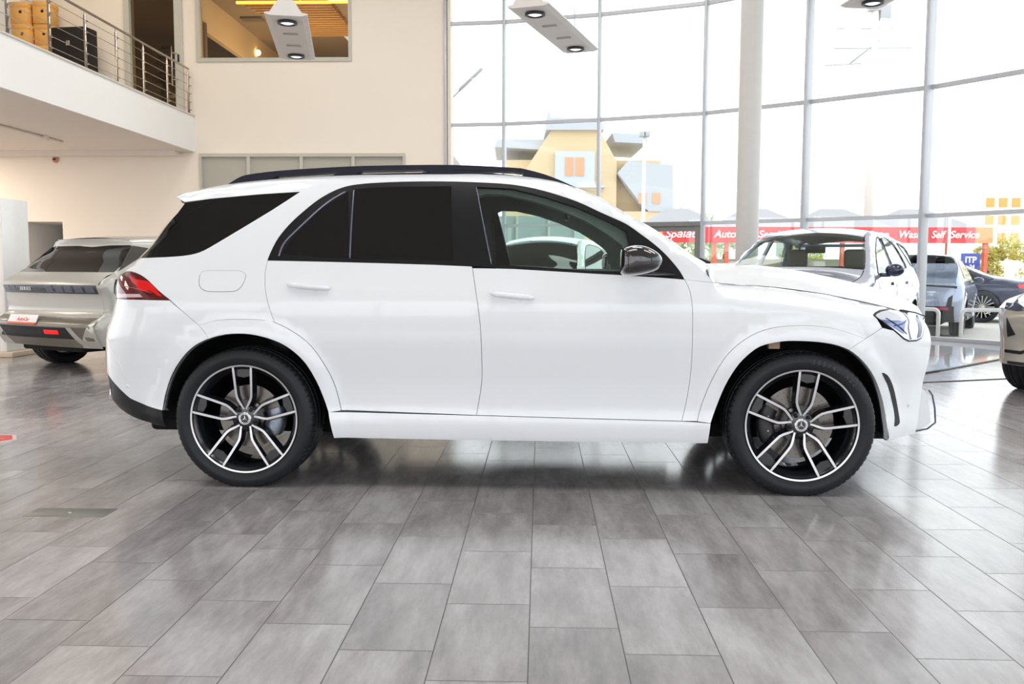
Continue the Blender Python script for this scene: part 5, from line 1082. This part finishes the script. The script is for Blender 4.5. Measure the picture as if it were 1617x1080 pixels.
# far apartment block
ab_ = thing('apartment_block', 'cream apartment block with amber windows far off behind the canopy end', 'building', (0, 70, 0))
MB().box((36.2, 0, 0), (39.6, 6, 6.9)).build('wall', pm('cream render', (250, 240, 216), .8), ab_)
for i in range(4):
    for x in (36.7, 37.7, 38.7): MB().box((x, -.1, 1.9+i*1.35), (x+.6, 0, 2.6+i*1.35)).build('window', pm('amber window', (206, 158, 84), .5), ab_)
fb_ = thing('far_gable', 'pale grey gabled building far behind the glass', 'building', (0, 0, 0)); MB().prism([(19.4, 0), (20.8, 0), (20.7, 5.9), (19.8, 5.9), (19.3, 4.4)], 60, 66, lambda u, v, h: (u, h, v)).build('wall', pm('pale grey render', (220, 218, 216), .8), fb_)
# trees and bushes
def tree(name, x, y, z0, h, w, col, label, seed, cat='tree', n=900, group=None, leaf=.16):
    o = thing(name, label, cat, (x, y, -.1), 0, group); r = random.Random(seed); m = MB()
    blobs = [(r.uniform(-.6, .6)*w, r.uniform(-.5, .5)*w*.6, z0+(h-z0)*r.uniform(.25, .85), r.uniform(.25, .45)*w) for _ in range(7)]
    for k in range(n):
        b = r.choice(blobs); th_, ph = r.uniform(0, 6.28), math.acos(r.uniform(-1, 1)); q = b[3]*r.uniform(.6, 1)
        c = Vector((b[0]+q*math.sin(ph)*math.cos(th_), b[1]+q*math.sin(ph)*math.sin(th_), b[2]+q*math.cos(ph)*.8)); c.z = max(c.z, .05)
        u = Vector((r.uniform(-1, 1), r.uniform(-1, 1), r.uniform(-1, 1))).normalized()*leaf; v = u.orthogonal().normalized()*leaf*.6
        m.add([c-u, c+v, c+u, c-v], [(0, 1, 2, 3)], mi=0)
    m.build('foliage', pm('leaves '+name+str(seed % 3), col, .7, var=.4, nscale=1.2), o, fix=False)
    t = MB(); t.tube([(0, 0, 0), (.05, 0, z0+.3), (.1, 0, (h+z0)/2)], [.14, .1, .05], 8); t.build('trunk', pm('bark', (120, 98, 76), .9), o)
tree('leafy_tree', 9.1, 45, 1.6, 4.0, 2.3, (186, 200, 150), 'pale green tree between the yellow house and the car wash', 3)
tree('leafy_tree', 11.6, 49.5, 1.5, 3.6, 1.6, (190, 202, 160), 'small pale green tree above the word Auto', 4, n=500)
for i, (x, y, h, w, lab) in enumerate(((20.3, 38.5, 3.0, 1.3, 'bright yellow-green bush just past the canopy end post'), (23.6, 40, 3.0, 1.9, 'bright yellow-green bush at the right edge behind the sedan'), (18.6, 44.5, 2.6, 1.4, 'yellow-green bush seen under the canopy by its end post'), (14.2, 44.0, 2.6, 1.6, 'yellow-green bush seen under the canopy above the coupe'), (21.3, 35.4, 1.9, 1.0, 'low yellow-green bush between two taller ones on the right'))):
    tree('garden_bush', x, y, .1, h, w, (196, 184, 84), lab, 10+i, 'bush', 2200, 'bushes beyond the forecourt', .075)

# ------------------------------------------------------------------ light
EXPOSURE = 0.13
w = bpy.data.worlds.new('overcast sky'); SC.world = w; w.use_nodes = True; nt = w.node_tree; nt.nodes.clear()
wo = nt.nodes.new('ShaderNodeOutputWorld'); bg = nt.nodes.new('ShaderNodeBackground'); tc = nt.nodes.new('ShaderNodeTexCoord'); sx = nt.nodes.new('ShaderNodeSeparateXYZ'); rp = nt.nodes.new('ShaderNodeValToRGB')
nt.links.new(tc.outputs['Generated'], sx.inputs[0]); nt.links.new(sx.outputs[2], rp.inputs[0])
rp.color_ramp.elements[0].position = .0; rp.color_ramp.elements[0].color = (.98, .985, 1, 1); rp.color_ramp.elements[1].position = .6; rp.color_ramp.elements[1].color = (.84, .91, 1, 1)
nt.links.new(rp.outputs[0], bg.inputs[0]); bg.inputs[1].default_value = 2.45; nt.links.new(bg.outputs[0], wo.inputs[0])
def area(name, loc, rot, sx_, sy_, power, col):
    l = bpy.data.lights.new(name, 'AREA'); l.shape = 'RECTANGLE'; l.size = sx_; l.size_y = sy_; l.energy = power; l.color = col
    o = bpy.data.objects.new(name, l); C.objects.link(o); o.location = loc; o.rotation_euler = rot; return o
def point(name, loc, power, col):
    l = bpy.data.lights.new(name, 'POINT'); l.energy = power; l.color = col; l.shadow_soft_size = .25
    o = bpy.data.objects.new(name, l); C.objects.link(o); o.location = loc; return o
for i, (x, y) in enumerate(((-4.5, 3.4), (0, 3.4), (4.5, 3.4), (-4.5, 9), (1.5, 9), (6, 8), (-4, 15), (1, 14.5))):
    area('ceiling_fill_light', (x, y, 8.2), (0, 0, 0), 2.4, 2.4, 100, (1, .985, .965))  # bare fill panels without fixtures, added to brighten the walls and the car
for i, (a, b) in enumerate(((-9.8, 5), (-10.2, 9.5), (-12.2, 14.5), (-12.9, 17))):
    p = bw(a, b, 3.55); area('mezzanine_fill_light', p, (0, 0, 0), 2.0, 2.2, 105, (1, .88, .75))  # fill added under the slab to lift the lower wall and soffit
p = bw(-5.5, BWL+4, 6.7); point('office_fill_light', bw(-5.3, BWL+2.2, 4.9), 170, (1, .80, .52))  # added point light, hidden below the sill, warms the office
p = bw(-9.0, BWL+2.2, 7.1); point('store_fill_light', bw(-9.0, BWL+2.8, 4.6), 30, (1, .8, .5))  # added point light kept out of sight, lifts the dark store
p = bw(-9.0, 16, 8.1); area('mezzanine_upper_light', p, (0, 0, 0), 2, 3, 60, (1, .86, .68))

# ------------------------------------------------------------------ camera
cd = bpy.data.cameras.new('camera'); cam = bpy.data.objects.new('camera', cd); C.objects.link(cam)
cd.sensor_fit = 'HORIZONTAL'; cd.sensor_width = 36; cd.lens = 1413.6/1617*36; cd.clip_start = .05; cd.clip_end = 500
cam.location = (0, 0, 1.205)
cam.matrix_world = Matrix.Translation((0, 0, 1.205)) @ Matrix.Rotation(PI/2-.0831428, 4, 'X') @ Matrix.Rotation(.0023862, 4, 'Z')
SC.camera = cam
vs = SC.view_settings
SC.display_settings.display_device = 'sRGB'
vs.view_transform = 'Standard'; vs.look = 'None'; vs.gamma = 1; vs.use_curve_mapping = False; vs.exposure = EXPOSURE
try: SC.cycles.use_denoising = True
except Exception: pass
